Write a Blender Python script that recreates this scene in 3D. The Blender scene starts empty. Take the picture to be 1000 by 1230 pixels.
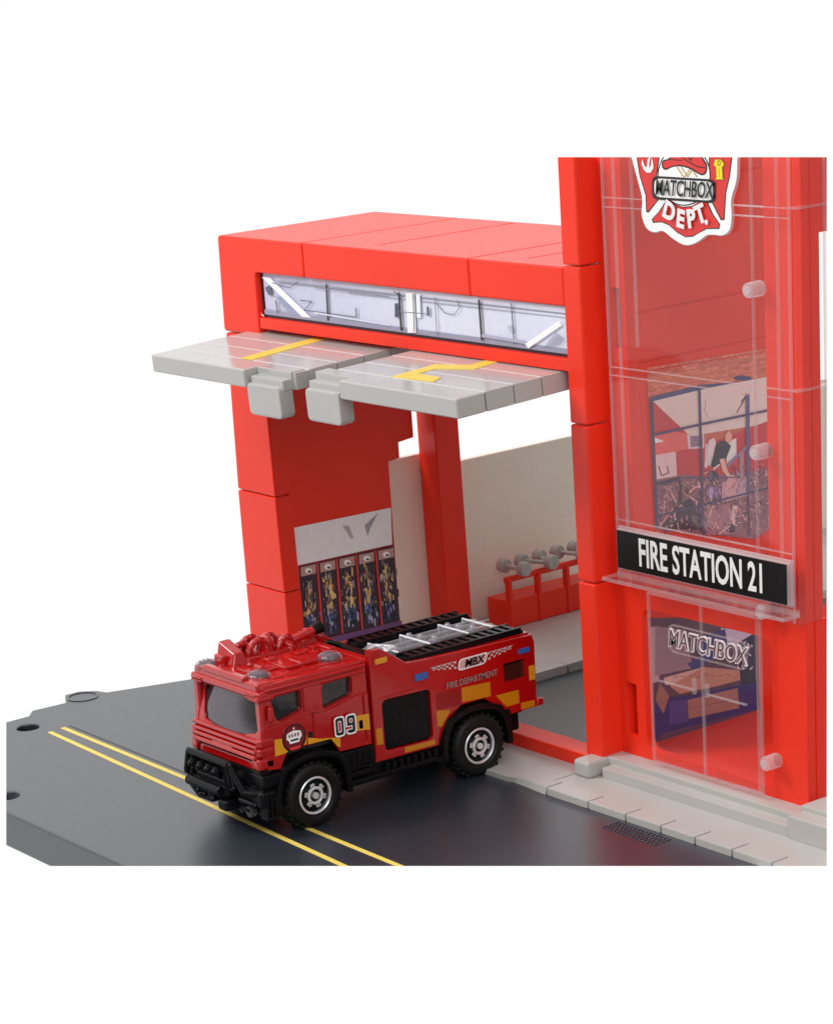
import bpy, bmesh, math, random
from mathutils import Vector, Matrix
random.seed(7)
S = bpy.context.scene
C = S.collection
S.unit_settings.scale_length = 0.01          # one unit is one centimetre: a toy at its real size

# ------------------------------------------------------------------ camera
YAW, PITCH, ROLL, FOC, DIST = -0.94270753, 0.21870118, -0.07441862, 3.23994164, 60.0
_f = Vector((math.sin(YAW)*math.cos(PITCH), math.cos(YAW)*math.cos(PITCH), -math.sin(PITCH)))
_r = Vector((math.cos(YAW), -math.sin(YAW), 0)); _u = _r.cross(_f)
_R = math.cos(ROLL)*_r + math.sin(ROLL)*_u
_U = -math.sin(ROLL)*_r + math.cos(ROLL)*_u
def ray(px, py):
    return _f + _R*((px-500)/(FOC*1000)) - _U*((py-615)/(FOC*1000))
CAM = -ray(500, 950)*DIST
def at(px, py, ax, v):
    """measured photo point -> point on the world plane axis=v"""
    d = ray(px, py); return CAM + d*((v-CAM[ax])/d[ax])
cd = bpy.data.cameras.new('camera'); cam = bpy.data.objects.new('camera', cd); C.objects.link(cam)
cam.matrix_world = Matrix(((_R.x, _U.x, -_f.x, CAM.x), (_R.y, _U.y, -_f.y, CAM.y), (_R.z, _U.z, -_f.z, CAM.z), (0, 0, 0, 1)))
cd.sensor_fit = 'HORIZONTAL'; cd.sensor_width = 36; cd.lens = 36*FOC; cd.clip_start = 1; cd.clip_end = 2000
S.camera = cam

# ------------------------------------------------------------------ materials
def nt(name):
    m = bpy.data.materials.new(name); m.use_nodes = True
    n = m.node_tree; return m, n, n.nodes['Principled BSDF'], n.nodes['Material Output']
def mat(name, col, rough=.4, metal=0, spec=.5, coat=0, crough=.08, bump=.15, bscale=9., var=.06, fine=.0):
    m, n, p, o = nt(name)
    p.inputs['Metallic'].default_value = metal
    p.inputs['Specular IOR Level'].default_value = spec
    p.inputs['Coat Weight'].default_value = coat; p.inputs['Coat Roughness'].default_value = crough
    tc = n.nodes.new('ShaderNodeTexCoord')
    nz = n.nodes.new('ShaderNodeTexNoise'); nz.inputs['Scale'].default_value = bscale; nz.inputs['Detail'].default_value = 5
    n.links.new(tc.outputs['Object'], nz.inputs['Vector'])
    mx = n.nodes.new('ShaderNodeMix'); mx.data_type = 'RGBA'
    mx.inputs[6].default_value = (*[c*(1-var) for c in col], 1); mx.inputs[7].default_value = (*[min(1, c*(1+var)) for c in col], 1)
    nz0 = n.nodes.new('ShaderNodeTexNoise'); nz0.inputs['Scale'].default_value = .6; nz0.inputs['Detail'].default_value = 3
    n.links.new(tc.outputs['Object'], nz0.inputs['Vector'])
    n.links.new(nz0.outputs['Fac'], mx.inputs[0]); n.links.new(mx.outputs[2], p.inputs['Base Color'])
    mr = n.nodes.new('ShaderNodeMapRange'); mr.inputs[3].default_value = max(.03, rough-.07); mr.inputs[4].default_value = rough+.07
    n.links.new(nz.outputs['Fac'], mr.inputs[0]); n.links.new(mr.outputs[0], p.inputs['Roughness'])
    if bump or fine:
        nb = n.nodes.new('ShaderNodeTexNoise'); nb.inputs['Scale'].default_value = 45 if fine else 2.2; nb.inputs['Detail'].default_value = 3
        n.links.new(tc.outputs['Object'], nb.inputs['Vector'])
        b = n.nodes.new('ShaderNodeBump'); b.inputs['Strength'].default_value = fine or bump; b.inputs['Distance'].default_value = .01 if fine else .06
        n.links.new(nb.outputs['Fac'], b.inputs['Height']); n.links.new(b.outputs['Normal'], p.inputs['Normal'])
    return m
def sheet(name, tint, haze=.0, rough=.06, refl=1.0, f0=.018):
    """thin clear moulded plastic: lets light straight through, reflects by Fresnel, a little milky"""
    m, n, p, o = nt(name)
    n.nodes.remove(p)
    t = n.nodes.new('ShaderNodeBsdfTransparent'); t.inputs[0].default_value = (*tint, 1)
    g = n.nodes.new('ShaderNodeBsdfGlossy'); g.inputs['Roughness'].default_value = rough; g.inputs['Color'].default_value = (refl, refl, refl, 1)
    lw = n.nodes.new('ShaderNodeLayerWeight'); lw.inputs[0].default_value = .5
    pw = n.nodes.new('ShaderNodeMath'); pw.operation = 'POWER'; pw.inputs[1].default_value = 5; n.links.new(lw.outputs['Facing'], pw.inputs[0])
    fr = n.nodes.new('ShaderNodeMapRange'); fr.inputs[3].default_value = f0; fr.inputs[4].default_value = .95; n.links.new(pw.outputs[0], fr.inputs[0])
    tc = n.nodes.new('ShaderNodeTexCoord')
    nb = n.nodes.new('ShaderNodeTexNoise'); nb.inputs['Scale'].default_value = 1.1; nb.inputs['Detail'].default_value = 2
    n.links.new(tc.outputs['Object'], nb.inputs['Vector'])
    b = n.nodes.new('ShaderNodeBump'); b.inputs['Strength'].default_value = .25; b.inputs['Distance'].default_value = .05
    n.links.new(nb.outputs['Fac'], b.inputs['Height']); n.links.new(b.outputs['Normal'], g.inputs['Normal'])
    a = n.nodes.new('ShaderNodeMixShader'); n.links.new(fr.outputs[0], a.inputs[0])
    n.links.new(t.outputs[0], a.inputs[1]); n.links.new(g.outputs[0], a.inputs[2])
    if haze:
        d = n.nodes.new('ShaderNodeBsdfDiffuse'); d.inputs[0].default_value = (.9, .9, .92, 1)
        h = n.nodes.new('ShaderNodeMixShader'); h.inputs[0].default_value = haze
        n.links.new(a.outputs[0], h.inputs[1]); n.links.new(d.outputs[0], h.inputs[2]); a = h
    n.links.new(a.outputs[0], o.inputs[0])
    return m
def printmat():
    m, n, p, o = nt('printed_paper')
    at_ = n.nodes.new('ShaderNodeAttribute'); at_.attribute_name = 'Col'
    tc = n.nodes.new('ShaderNodeTexCoord')
    nz = n.nodes.new('ShaderNodeTexNoise'); nz.inputs['Scale'].default_value = 5; nz.inputs['Detail'].default_value = 8; nz.inputs['Roughness'].default_value = .7
    n.links.new(tc.outputs['Object'], nz.inputs['Vector'])
    mr = n.nodes.new('ShaderNodeMapRange'); mr.inputs[1].default_value = .3; mr.inputs[2].default_value = .7; mr.inputs[3].default_value = .93; mr.inputs[4].default_value = 1.04
    n.links.new(nz.outputs['Fac'], mr.inputs[0])
    mx = n.nodes.new('ShaderNodeVectorMath'); mx.operation = 'SCALE'
    n.links.new(at_.outputs['Color'], mx.inputs[0]); n.links.new(mr.outputs[0], mx.inputs['Scale'])
    n.links.new(mx.outputs[0], p.inputs['Base Color']); p.inputs['Roughness'].default_value = .28
    return m
RED = mat('red_moulded_plastic', (.90, .036, .014), .34, spec=.28, bump=.1)
TRUCKRED = mat('red_enamel', (.44, .004, .004), .16, spec=.5, coat=.5, bump=.3)
GREY = mat('pale_grey_plastic', (.46, .44, .415), .36, bump=.12)
DARK = mat('slate_grey_plastic', (.021, .027, .038), .34, spec=.6, coat=.5, crough=.42, bump=.1, var=.12, fine=.12)
BLACK = mat('black_plastic', (.005, .005, .006), .26, spec=.16)
RUBBER = mat('black_rubber', (.006, .006, .006), .5, spec=.25)
SILVER = mat('silver_plating', (.80, .80, .82), .3, metal=.45, bump=0)
CREAM = mat('cream_plastic', (.95, .87, .74), .5)
CLEAR = sheet('clear_plastic', (.97, .965, .965), haze=.008)
RIM = sheet('clear_plastic_rim', (.95, .9, .9), haze=.11, rough=.1)
KNOB = sheet('clear_plastic_peg', (.92, .86, .86), haze=.25, rough=.15)
LAMP = sheet('clear_lamp_plastic', (.80, .74, .78), haze=.05, rough=.08)
SMOKE = sheet('smoked_window_plastic', (.40, .30, .42), haze=.03, rough=.03, f0=.2)
SIDEGLASS = sheet('smoked_side_window', (.28, .27, .30), haze=.015, rough=.05, f0=.06)
HOSE = sheet('clear_hose_plastic', (.85, .83, .86), haze=.16, rough=.08, f0=.08)
PRINT = printmat()
INT = mat('dark_interior', (.03, .024, .026), .6)

# ------------------------------------------------------------------ object helpers
def lean(p):   # the tower shell widens slightly upwards (moulding draft)
    return Vector((p.x+(p.z-.5)*(.018+.0035*(p.x-2)), p.y, p.z))
def finish(name, me, m, parent=None, leaning=False, smooth=35):
    if leaning:
        for v in me.vertices: v.co = lean(v.co)
    o = bpy.data.objects.new(name, me); C.objects.link(o)
    if m: me.materials.append(m)
    if parent is not None:
        base = parent.matrix_world.translation.copy() if parent.get('_loc') is None else Vector(parent['_loc'])
        me.transform(Matrix.Translation(-base)); o.parent = parent; o['_loc'] = tuple(base)
    else: o['_loc'] = (0, 0, 0)
    if smooth:
        for p in me.polygons: p.use_smooth = True
        me.set_sharp_from_angle(angle=math.radians(smooth)); wn = o.modifiers.new('wn', 'WEIGHTED_NORMAL'); wn.keep_sharp = True; wn.weight = 80
    return o
def obj(name, bm, m, parent=None, leaning=False, smooth=35):
    bmesh.ops.recalc_face_normals(bm, faces=bm.faces)
    me = bpy.data.meshes.new(name); bm.to_mesh(me); bm.free()
    return finish(name, me, m, parent, leaning, smooth)
def thing(name, label, cat, loc, group=None):
    o = bpy.data.objects.new(name, None); C.objects.link(o); o.location = loc; o['_loc'] = tuple(loc)
    o.empty_display_size = .5; o['label'] = label; o['category'] = cat
    if group: o['group'] = group
    return o
def sub_empty(name, parent, loc):
    o = bpy.data.objects.new(name, None); C.objects.link(o); o.parent = parent
    o.location = Vector(loc)-Vector(parent['_loc']); o['_loc'] = tuple(loc); return o
def merge(bm, b2):
    me = bpy.data.meshes.new('t'); b2.to_mesh(me); b2.free(); bm.from_mesh(me); bpy.data.meshes.remove(me)
def hexa(bm, pts, bev=.04, seg=2):
    """8 points: bottom ring (4) then top ring (4)"""
    b = bmesh.new(); v = [b.verts.new(p) for p in pts]
    for q in ((0, 1, 2, 3), (4, 5, 6, 7), (0, 1, 5, 4), (1, 2, 6, 5), (2, 3, 7, 6), (3, 0, 4, 7)): b.faces.new([v[i] for i in q])
    bmesh.ops.recalc_face_normals(b, faces=b.faces)
    if bev: bmesh.ops.bevel(b, geom=list(b.edges), offset=bev, segments=seg, affect='EDGES', profile=.5, clamp_overlap=True)
    merge(bm, b)
def box(bm, x0, x1, y0, y1, z0, z1, bev=.04, seg=2, mt=None):
    P = [Vector(p) for p in ((x0, y0, z0), (x1, y0, z0), (x1, y1, z0), (x0, y1, z0), (x0, y0, z1), (x1, y0, z1), (x1, y1, z1), (x0, y1, z1))]
    if mt is not None: P = [mt @ p for p in P]
    hexa(bm, P, bev, seg)
def cyl(bm, p0, p1, r0, r1=None, seg=24, cap=True, bev=0):
    p0, p1 = Vector(p0), Vector(p1); r1 = r0 if r1 is None else r1
    b = bmesh.new(); d = p1-p0
    bmesh.ops.create_cone(b, cap_ends=cap, segments=seg, radius1=r0, radius2=r1, depth=d.length)
    if bev:
        es = [e for e in b.edges if abs(e.verts[0].co.z-e.verts[1].co.z) < 1e-5]
        bmesh.ops.bevel(b, geom=es, offset=bev, segments=2, affect='EDGES', profile=.5)
    b.transform(Matrix.Translation((p0+p1)/2) @ d.to_track_quat('Z', 'Y').to_matrix().to_4x4()); merge(bm, b)
def ball(bm, c, r, sc=(1, 1, 1), seg=20):
    b = bmesh.new(); bmesh.ops.create_uvsphere(b, u_segments=seg, v_segments=seg//2, radius=r)
    b.transform(Matrix.Translation(c) @ Matrix.Diagonal((*sc, 1))); merge(bm, b)
def tube(bm, pts, r, seg=10):
    for a, c in zip(pts, pts[1:]): cyl(bm, a, c, r, seg=seg)
    for p in pts: ball(bm, p, r, seg=8)
def lathe(bm, prof, c, seg=40, both=False):
    """profile [(radius, x)] turned round the X axis through c"""
    b = bmesh.new(); rings = []
    for r, x in prof:
        rings.append([b.verts.new((c[0]+x, c[1]+r*math.cos(2*math.pi*i/seg), c[2]+r*math.sin(2*math.pi*i/seg))) for i in range(seg)])
    for a, d in zip(rings, rings[1:]):
        for i in range(seg): b.faces.new((a[i], a[(i+1) % seg], d[(i+1) % seg], d[i]))
    merge(bm, b)
def from_curve(cu):
    o = bpy.data.objects.new('t', cu); C.objects.link(o)
    bpy.context.view_layer.update()
    me = bpy.data.meshes.new_from_object(o.evaluated_get(bpy.context.evaluated_depsgraph_get()))
    bpy.data.objects.remove(o); bpy.data.curves.remove(cu); return me
AX = {'X': lambda u, v, d: Vector((d, u, v)), 'Y': lambda u, v, d: Vector((u, d, v)), 'Z': lambda u, v, d: Vector((u, v, d))}
def plate(bm, outer, holes, axis, d0, d1, bev=.03, f=None):
    """solid plate with openings: outline in the plane, from d0 to d1 along the axis"""
    cu = bpy.data.curves.new('t', 'CURVE'); cu.dimensions = '2D'; cu.fill_mode = 'BOTH'
    for ring in [outer]+list(holes):
        s = cu.splines.new('POLY'); s.points.add(len(ring)-1); s.use_cyclic_u = True
        for p, q in zip(s.points, ring): p.co = (q[0], q[1], 0, 1)
    h = (d1-d0)/2; cu.extrude = h-bev; cu.bevel_depth = bev; cu.bevel_resolution = 1; cu.offset = -bev
    me = from_curve(cu); b = bmesh.new(); b.from_mesh(me); bpy.data.meshes.remove(me)
    bmesh.ops.remove_doubles(b, verts=b.verts, dist=1e-4)
    F = f or AX[axis]
    for v in b.verts: v.co = F(v.co.x, v.co.y, (d0+d1)/2+v.co.z)
    bmesh.ops.recalc_face_normals(b, faces=b.faces); merge(bm, b)
def rnd(pts, r=.06, n=4):
    """round the corners of a polygon"""
    out = []; N = len(pts)
    for i in range(N):
        p = Vector(pts[i][:2]); a = Vector(pts[i-1][:2]); c = Vector(pts[(i+1) % N][:2])
        da = (a-p); dc = (c-p); rr = min(r, da.length*.45, dc.length*.45)
        s = p+da.normalized()*rr; e = p+dc.normalized()*rr
        for k in range(n+1):
            t = k/n; out.append(tuple(s*(1-t)**2+p*2*t*(1-t)+e*t*t))
    return out
def rect(x0, x1, y0, y1): return [(x0, y0), (x1, y0), (x1, y1), (x0, y1)]
def lettering(txt, org, u, v, size, depth=.012, bold=0., shear=0., sx=1., align='CENTER', b=None, bev=0):
    cu = bpy.data.curves.new('t', 'FONT'); cu.body = txt; cu.size = size; cu.align_x = align; cu.align_y = 'CENTER'
    cu.offset = bold; cu.shear = shear; cu.extrude = depth; cu.resolution_u = 3
    me = from_curve(cu); b2 = bmesh.new(); b2.from_mesh(me); bpy.data.meshes.remove(me)
    u, v, org = Vector(u), Vector(v), Vector(org); w = u.cross(v)
    for q in b2.verts: q.co = org+u*(q.co.x*sx)+v*q.co.y+w*q.co.z
    if b is None: return b2
    merge(b, b2)
def srgb(c): return tuple(((x/255+.055)/1.055)**2.4 if x > 10 else x/3294 for x in c)
def art(name, parent, items, step, leaning=False, gain=1.0):
    """flat printed sheet: each item is (srgb colour, [world points]); later ones lie step further out"""
    me = bpy.data.meshes.new(name); V = []; Fc = []; cols = []
    step = Vector(step)
    for i, (c, pts) in enumerate(items):
        o = len(V); V += [Vector(p)+step*i for p in pts]; Fc.append(list(range(o, o+len(pts)))); cols.append(tuple(min(.95, q*g) for q, g in zip(srgb(c), gain if isinstance(gain, tuple) else (gain,)*3)))
    me.from_pydata(V, [], Fc)
    a = me.color_attributes.new('Col', 'FLOAT_COLOR', 'CORNER')
    for p, c in zip(me.polygons, cols):
        for li in p.loop_indices: a.data[li].color = (*c, 1)
    return finish(name, me, PRINT, parent, leaning, 0)

# ================================================================== SETTING: base board, pavement
base_out = [(-15, -7.1), (16, -7.1), (16, 28), (-11.3, 28), (-11.75, 3.0), (-11.93, 1.5), (-12.62, -.525), (-12.95, -.62), (-13.3, -1.0), (-13.3, -1.4),
            (-12.65, -1.75), (-12.72, -2.7), (-12.35, -3.0), (-12.35, -3.66), (-15, -3.9)]
def circ(cx, cy, r, n=28): return [(cx+r*math.cos(2*math.pi*i/n), cy+r*math.sin(2*math.pi*i/n)) for i in range(n)]
bm = bmesh.new(); plate(bm, base_out, [circ(-11.45, -3.5, .27), circ(-6.98, -6.5, .27)], 'Z', -.85, 0, .06)
road = obj('road', bm, DARK); road['kind'] = 'structure'
bm = bmesh.new()
for cx, cy in ((-11.45, -3.5), (-6.98, -6.5)):
    lathe_pts = circ(cx, cy, .30)
    plate(bm, lathe_pts, [], 'Z', -.83, -.6, .01)
hf = obj('socket_floor', bm, BLACK, road)
# shallow ring round the rear connector tab
bm = bmesh.new(); plate(bm, circ(-12.72, -1.2, .42, 40), [circ(-12.72, -1.2, .36, 40)], 'Z', -.02, .02, .005)
obj('connector_ring', bm, DARK, road)
YEL = mat('yellow_road_paint', (.80, .60, .12), .55, bump=.3)
bm = bmesh.new()
def strip(p, q, w, z0, z1):
    p, q = Vector(p), Vector(q); d = (q-p).normalized(); n = Vector((-d.y, d.x))*w/2
    plate(bm, [tuple(p-n), tuple(q-n), tuple(q+n), tuple(p+n)], [], 'Z', z0, z1, .002)
strip((-10.66, -3.33), (5, -4.03), .13, -.01, .006)
strip((-10.72, -2.93), (5, -3.17), .13, -.01, .006)
obj('lane_line', bm, YEL, road)
bm = bmesh.new(); strip((-10.74, -2.72), (-4.0, -2.83), .05, -.01, .004); obj('lane_groove', bm, BLACK, road)
# drain grate moulded in the road
bm = bmesh.new()
for r in range(3):
    for i in range(15):
        x = 4.95+i*.115; y = 1.16+r*.17
        box(bm, x, x+.06, y, y+.12, -.01, .022, .008, 1)
obj('drain_grate', bm, DARK, road)

bm = bmesh.new()
box(bm, 2.05, 16, 2.2, 3.3, -.02, .12, .01, 1)
plate(bm, [(1.05, 1.75), (2.1, 2.2), (2.1, 3.3), (-9.0, 3.3), (-9.0, 1.9), (-8, 1.75)], [], 'Z', -.02, .12, .015)
pav = obj('pavement', bm, GREY); pav['kind'] = 'structure'
bm = bmesh.new(); xs = [1.35, 2.42, 3.83, 5.05, 6.15, 7.2, 8.3, 9.45, 10.6, 11.8, 13, 14.5]
for a, c in zip(xs, xs[1:]):
    if a < 2: hexa(bm, [Vector(p) for p in ((1.1, 1.82, -.02), (c-.02, 1.72, -.02), (c-.02, 2.24, -.02), (1.95, 2.2, -.02), (1.3, 1.86, .14), (c-.02, 1.78, .17), (c-.02, 2.24, .17), (2.0, 2.2, .15))], .02)
    else: box(bm, a+.02, c-.02, 1.74, 2.24, -.02, .17, .035)
obj('kerb', bm, GREY, pav)
# raised threshold in front of the tower
bm = bmesh.new()
box(bm, 2.75, 9.35, 3.08, 3.45, .1, .36, .04)
box(bm, 2.4, 9.0, 3.40, 3.9, .1, .5, .04)
box(bm, 2.1, 2.62, 2.80, 3.7, .1, .5, .09, 3)
box(bm, 8.6, 11, 3.02, 3.5, .1, .62, .05); box(bm, 8.55, 11, 3.45, 4.5, .1, .72, .05)
obj('step', bm, GREY, pav)
# yard behind the garage
bm = bmesh.new(); plate(bm, [(-9.8, 4.6), (-4.9, 4.6), (-4.9, 27.5), (-9.8, 27.5)], [], 'Z', -.02, .15, .02)
yard = obj('yard_pavement', bm, GREY); yard['kind'] = 'structure'
bm = bmesh.new(); y = 4.6
while y < 27: box(bm, -4.9, -4.5, y+.02, y+1.18, -.02, .24, .04); y += 1.2
obj('kerb', bm, GREY, yard)

# ================================================================== FIRE STATION
st = thing('fire_station', 'red and grey toy fire station with raised garage doors and clear fronted tower', 'toy building', (-4, 3.3, 0))
FY = 3.29
bm = bmesh.new()
tz = 11.42; zb = 10.56                           # roof and top band in three mouldings
plate(bm, rnd([(-11.52, 8.95), (-9.86, 8.95), (-9.86, zb), (-7.672, zb), (-7.672, tz), (-11.45, tz)], .12), [], 'Y', FY, 8.2, .05)
box(bm, -7.65, -1.10, FY, 8.2, zb, tz, .05, 3); box(bm, -1.08, 2.2, FY, 8.2, zb, tz, .05, 3)
obj('garage_roof', bm, RED, st)
for x in (-5.3, .3):            # faint panel ribs across the roof
    bm = bmesh.new(); box(bm, x, x+.03, 3.9, 8.0, tz-.03, tz+.007, .004, 1); obj('roof_rib', bm, RED, st)
bm = bmesh.new()                                # fascia with the window band opening
box(bm, -9.82, 2.2, FY+.006, 3.75, 9.14, 9.42, .03)
box(bm, -9.82, 2.2, 3.46, 3.75, 9.35, 10.60, .0)
box(bm, -9.82, 2.2, 7.9, 8.2, 10.1, 10.60, .02)
obj('fascia', bm, RED, st)
bm = bmesh.new()
hexa(bm, [Vector(p) for p in ((-11.56, FY, 0), (-9.72, FY, 0), (-9.72, 3.8, 0), (-11.56, 3.8, 0), (-11.55, FY, 2.27), (-9.74, FY, 2.27), (-9.74, 3.8, 2.27), (-11.55, 3.8, 2.27))], .03)
hexa(bm, [Vector(p) for p in ((-11.55, FY, 2.29), (-9.74, FY, 2.29), (-9.74, 3.8, 2.29), (-11.55, 3.8, 2.29), (-11.55, FY, 4.78), (-9.8, FY, 4.78), (-9.8, 3.8, 4.78), (-11.55, 3.8, 4.78))], .05)
hexa(bm, [Vector(p) for p in ((-11.54, FY, 4.80), (-9.8, FY, 4.80), (-9.8, 3.8, 4.80), (-11.54, 3.8, 4.80), (-11.45, FY, 8.92), (-9.88, FY, 8.92), (-9.88, 3.8, 8.92), (-11.45, 3.8, 8.92))], .05)
obj('pillar', bm, RED, st)
bm = bmesh.new()
plate(bm, [(3.78, .0), (6.95, .0), (6.98, 5.05), (7.35, 5.08), (7.35, 5.5), (7.85, 5.55), (7.85, 9.5), (3.78, 9.5)], [], 'X', -10.2, -9.9, .02)
obj('side_wall', bm, RED, st)
bm = bmesh.new(); plate(bm, rect(6.9, 8.6, 0, 5.0), [], 'X', -10.4, -10.22, .02); obj('infill_panel', bm, CREAM, st)
bm = bmesh.new(); box(bm, -10.15, -9.35, 8.15, 8.95, 0, 10.6, .05); obj('rear_post', bm, RED, st)
bm = bmesh.new(); box(bm, -9.4, 2.2, 3.30, 3.95, .02, .42, .05); obj('threshold', bm, RED, st)

# window band sticker
def c1(x, y): return at(170+.3*x, 240+.3*y, 1, 3.45)
def c2(x, y): return at(450+.3*x, 240+.3*y, 1, 3.45)
I = []
lo = lambda x: 9.40
def band(x0, x1, z0, z1, c): I.append((c, [(x0, 3.45, z0), (x1, 3.45, z0), (x1, 3.45, z1), (x0, 3.45, z1)]))
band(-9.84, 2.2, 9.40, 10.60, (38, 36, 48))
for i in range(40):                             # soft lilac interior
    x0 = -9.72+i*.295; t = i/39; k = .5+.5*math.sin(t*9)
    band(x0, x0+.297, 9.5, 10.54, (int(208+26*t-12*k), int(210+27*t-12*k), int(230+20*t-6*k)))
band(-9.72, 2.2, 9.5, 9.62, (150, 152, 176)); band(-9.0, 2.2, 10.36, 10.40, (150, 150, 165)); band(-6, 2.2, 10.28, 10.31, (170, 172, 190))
I.append(((150, 158, 185), [c1(540, 385), c1(590, 390), c1(660, 462), c1(600, 455)]))
I.append(((90, 92, 110), [c1(500, 350), c1(520, 340), c1(530, 380), c1(515, 380)]))
I.append(((250, 250, 252), [c1(488, 308), c1(520, 310), c1(685, 470), c1(650, 467)]))
I.append(((228, 230, 236), [c1(470, 430), c1(500, 465), c1(475, 462)]))
def ln(pts, w, c, F=c1):
    for p, q in zip(pts, pts[1:]):
        p, q = Vector(p), Vector(q); d = (Vector(q)-Vector(p)); n = Vector((-d.y, d.x)).normalized()*w/2
        I.append((c, [F(*(p-n)), F(*(q-n)), F(*(q+n)), F(*(p+n))]))
ln([(747, 335), (754, 482)], 7, (30, 30, 38))
ln([(530, 330), (600, 350), (635, 325)], 2.5, (60, 60, 75)); ln([(545, 400), (552, 450)], 5, (90, 92, 110)); ln([(640, 400), (690, 405), (660, 440), (870, 468)], 3, (60, 60, 72)); ln([(870, 468), (865, 430)], 4, (70, 70, 82))
ln([(700, 350), (1000, 385)], 3, (140, 140, 158)); ln([(700, 450), (1000, 500)], 5, (225, 225, 240))
ln([(85, 365), (100, 375)], 4, (70, 70, 80), c2); ln([(96, 412), (97, 468)], 14, (70, 76, 100), c2)
ln([(150, 370), (158, 530)], 34, (246, 247, 252), c2); ln([(182, 375), (186, 470)], 16, (238, 240, 246), c2)
ln([(106, 368), (116, 520)], 8, (28, 28, 36), c2); ln([(163, 372), (168, 525)], 3, (60, 60, 70), c2)
ln([(105, 445), (230, 455)], 3, (120, 122, 140), c2); ln([(222, 425), (224, 462)], 8, (70, 72, 90), c2)
ln([(250, 385), (260, 540)], 3, (120, 120, 140), c2); ln([(255, 410), (290, 450), (330, 458), (350, 430), (340, 400)], 3, (110, 112, 130), c2)
ln([(428, 398), (440, 560)], 8, (28, 28, 36), c2); ln([(558, 412), (570, 575)], 4, (70, 72, 85), c2); ln([(548, 500), (560, 525)], 14, (188, 190, 205), c2)
ln([(440, 540), (620, 570)], 12, (170, 172, 196), c2)
ln([(620, 583), (712, 520), (755, 490)], 22, (252, 252, 253), c2); 
for k in range(6): ln([(690+k*12, 590-k*2), (740+k*6, 530+k*4)], 3, (120, 122, 150), c2)
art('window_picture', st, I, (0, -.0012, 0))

# locker sticker on the side wall
I = []
def pt(x, y): return at(270+.252*x, 470+.252*y, 0, -9.885)
def poly(c, pts, F=None): I.append((c, [(F or pt)(*p) for p in pts]))
poly((120, 30, 32), [(330, 650), (790, 555), (836, 1115), (372, 1230)])
poly((232, 226, 228), [(330, 650), (790, 555), (797, 730), (340, 832)])
poly((205, 200, 206), [(400, 680), (560, 640), (600, 700), (520, 780), (430, 740)]); poly((222, 218, 220), [(640, 600), (740, 575), (760, 640), (680, 700)])
poly((150, 145, 150), [(560, 640), (590, 640), (615, 700), (600, 705)]); poly((130, 130, 138), [(665, 640), (730, 578), (690, 660), (680, 690)])
for k in range(5):
    t0 = k/5; t1 = (k+1)/5
    L = lambda t, y0, y1: (348+t*450+ (0), y0+t*(y1-y0))
    xl0, xl1 = 345+t0*455+6, 345+t1*455-6; xb0, xb1 = 372+t0*460+6, 372+t1*460-6
    yt0, yt1 = 838-t0*100, 838-t1*100; yb0, yb1 = 1200-t0*110, 1200-t1*110
    poly((46, 34, 44), [(xl0, yt0), (xl1, yt1), (xb1, yb1), (xb0, yb0)])
    cx = (xl0+xl1)/2+6; cy = (yt0+yt1)/2
    poly((150, 120, 110), [(cx-36, cy+12), (cx+36, cy-4), (cx+38, cy+40), (cx-34, cy+56)])
    disc_ = lambda x, y, rx, ry: [(x+rx*math.cos(6.283*i/14), y+ry*math.sin(6.283*i/14)) for i in range(14)]
    poly((226, 208, 196), disc_(cx+2, cy+28, 17, 14)); poly((70, 54, 56), disc_(cx+6, cy+32, 8, 6))
    for j in range(150):                        # coats hanging, boots and bags below
        f = random.random()**.8; yy = cy+58+f*275; xx = cx+f*20+random.gauss(0, 15); s = random.uniform(1.5, 5); h = random.uniform(2, 5)
        cl = random.choice([(176, 140, 92), (206, 172, 104), (96, 84, 84), (38, 34, 44), (120, 70, 56), (150, 140, 134), (60, 50, 60)] if f < .68 else [(50, 66, 112), (36, 38, 62), (82, 96, 136), (150, 150, 160), (24, 22, 34), (30, 28, 40)])
        poly(cl, [(xx-s, yy-s*h), (xx+s*.7, yy-s*h*.8), (xx+s, yy+s*h), (xx-s*.6, yy+s*h*.8)])
    poly((200, 60, 60), [(xl0-8, yt0), (xl0-2, yt0), (xb0-2, yb0), (xb0-8, yb0)])
poly((90, 60, 100), [(372, 1200), (834, 1090), (836, 1115), (374, 1228)])
art('locker_picture', st, I, (.0001, 0, 0), gain=1.7)

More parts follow.
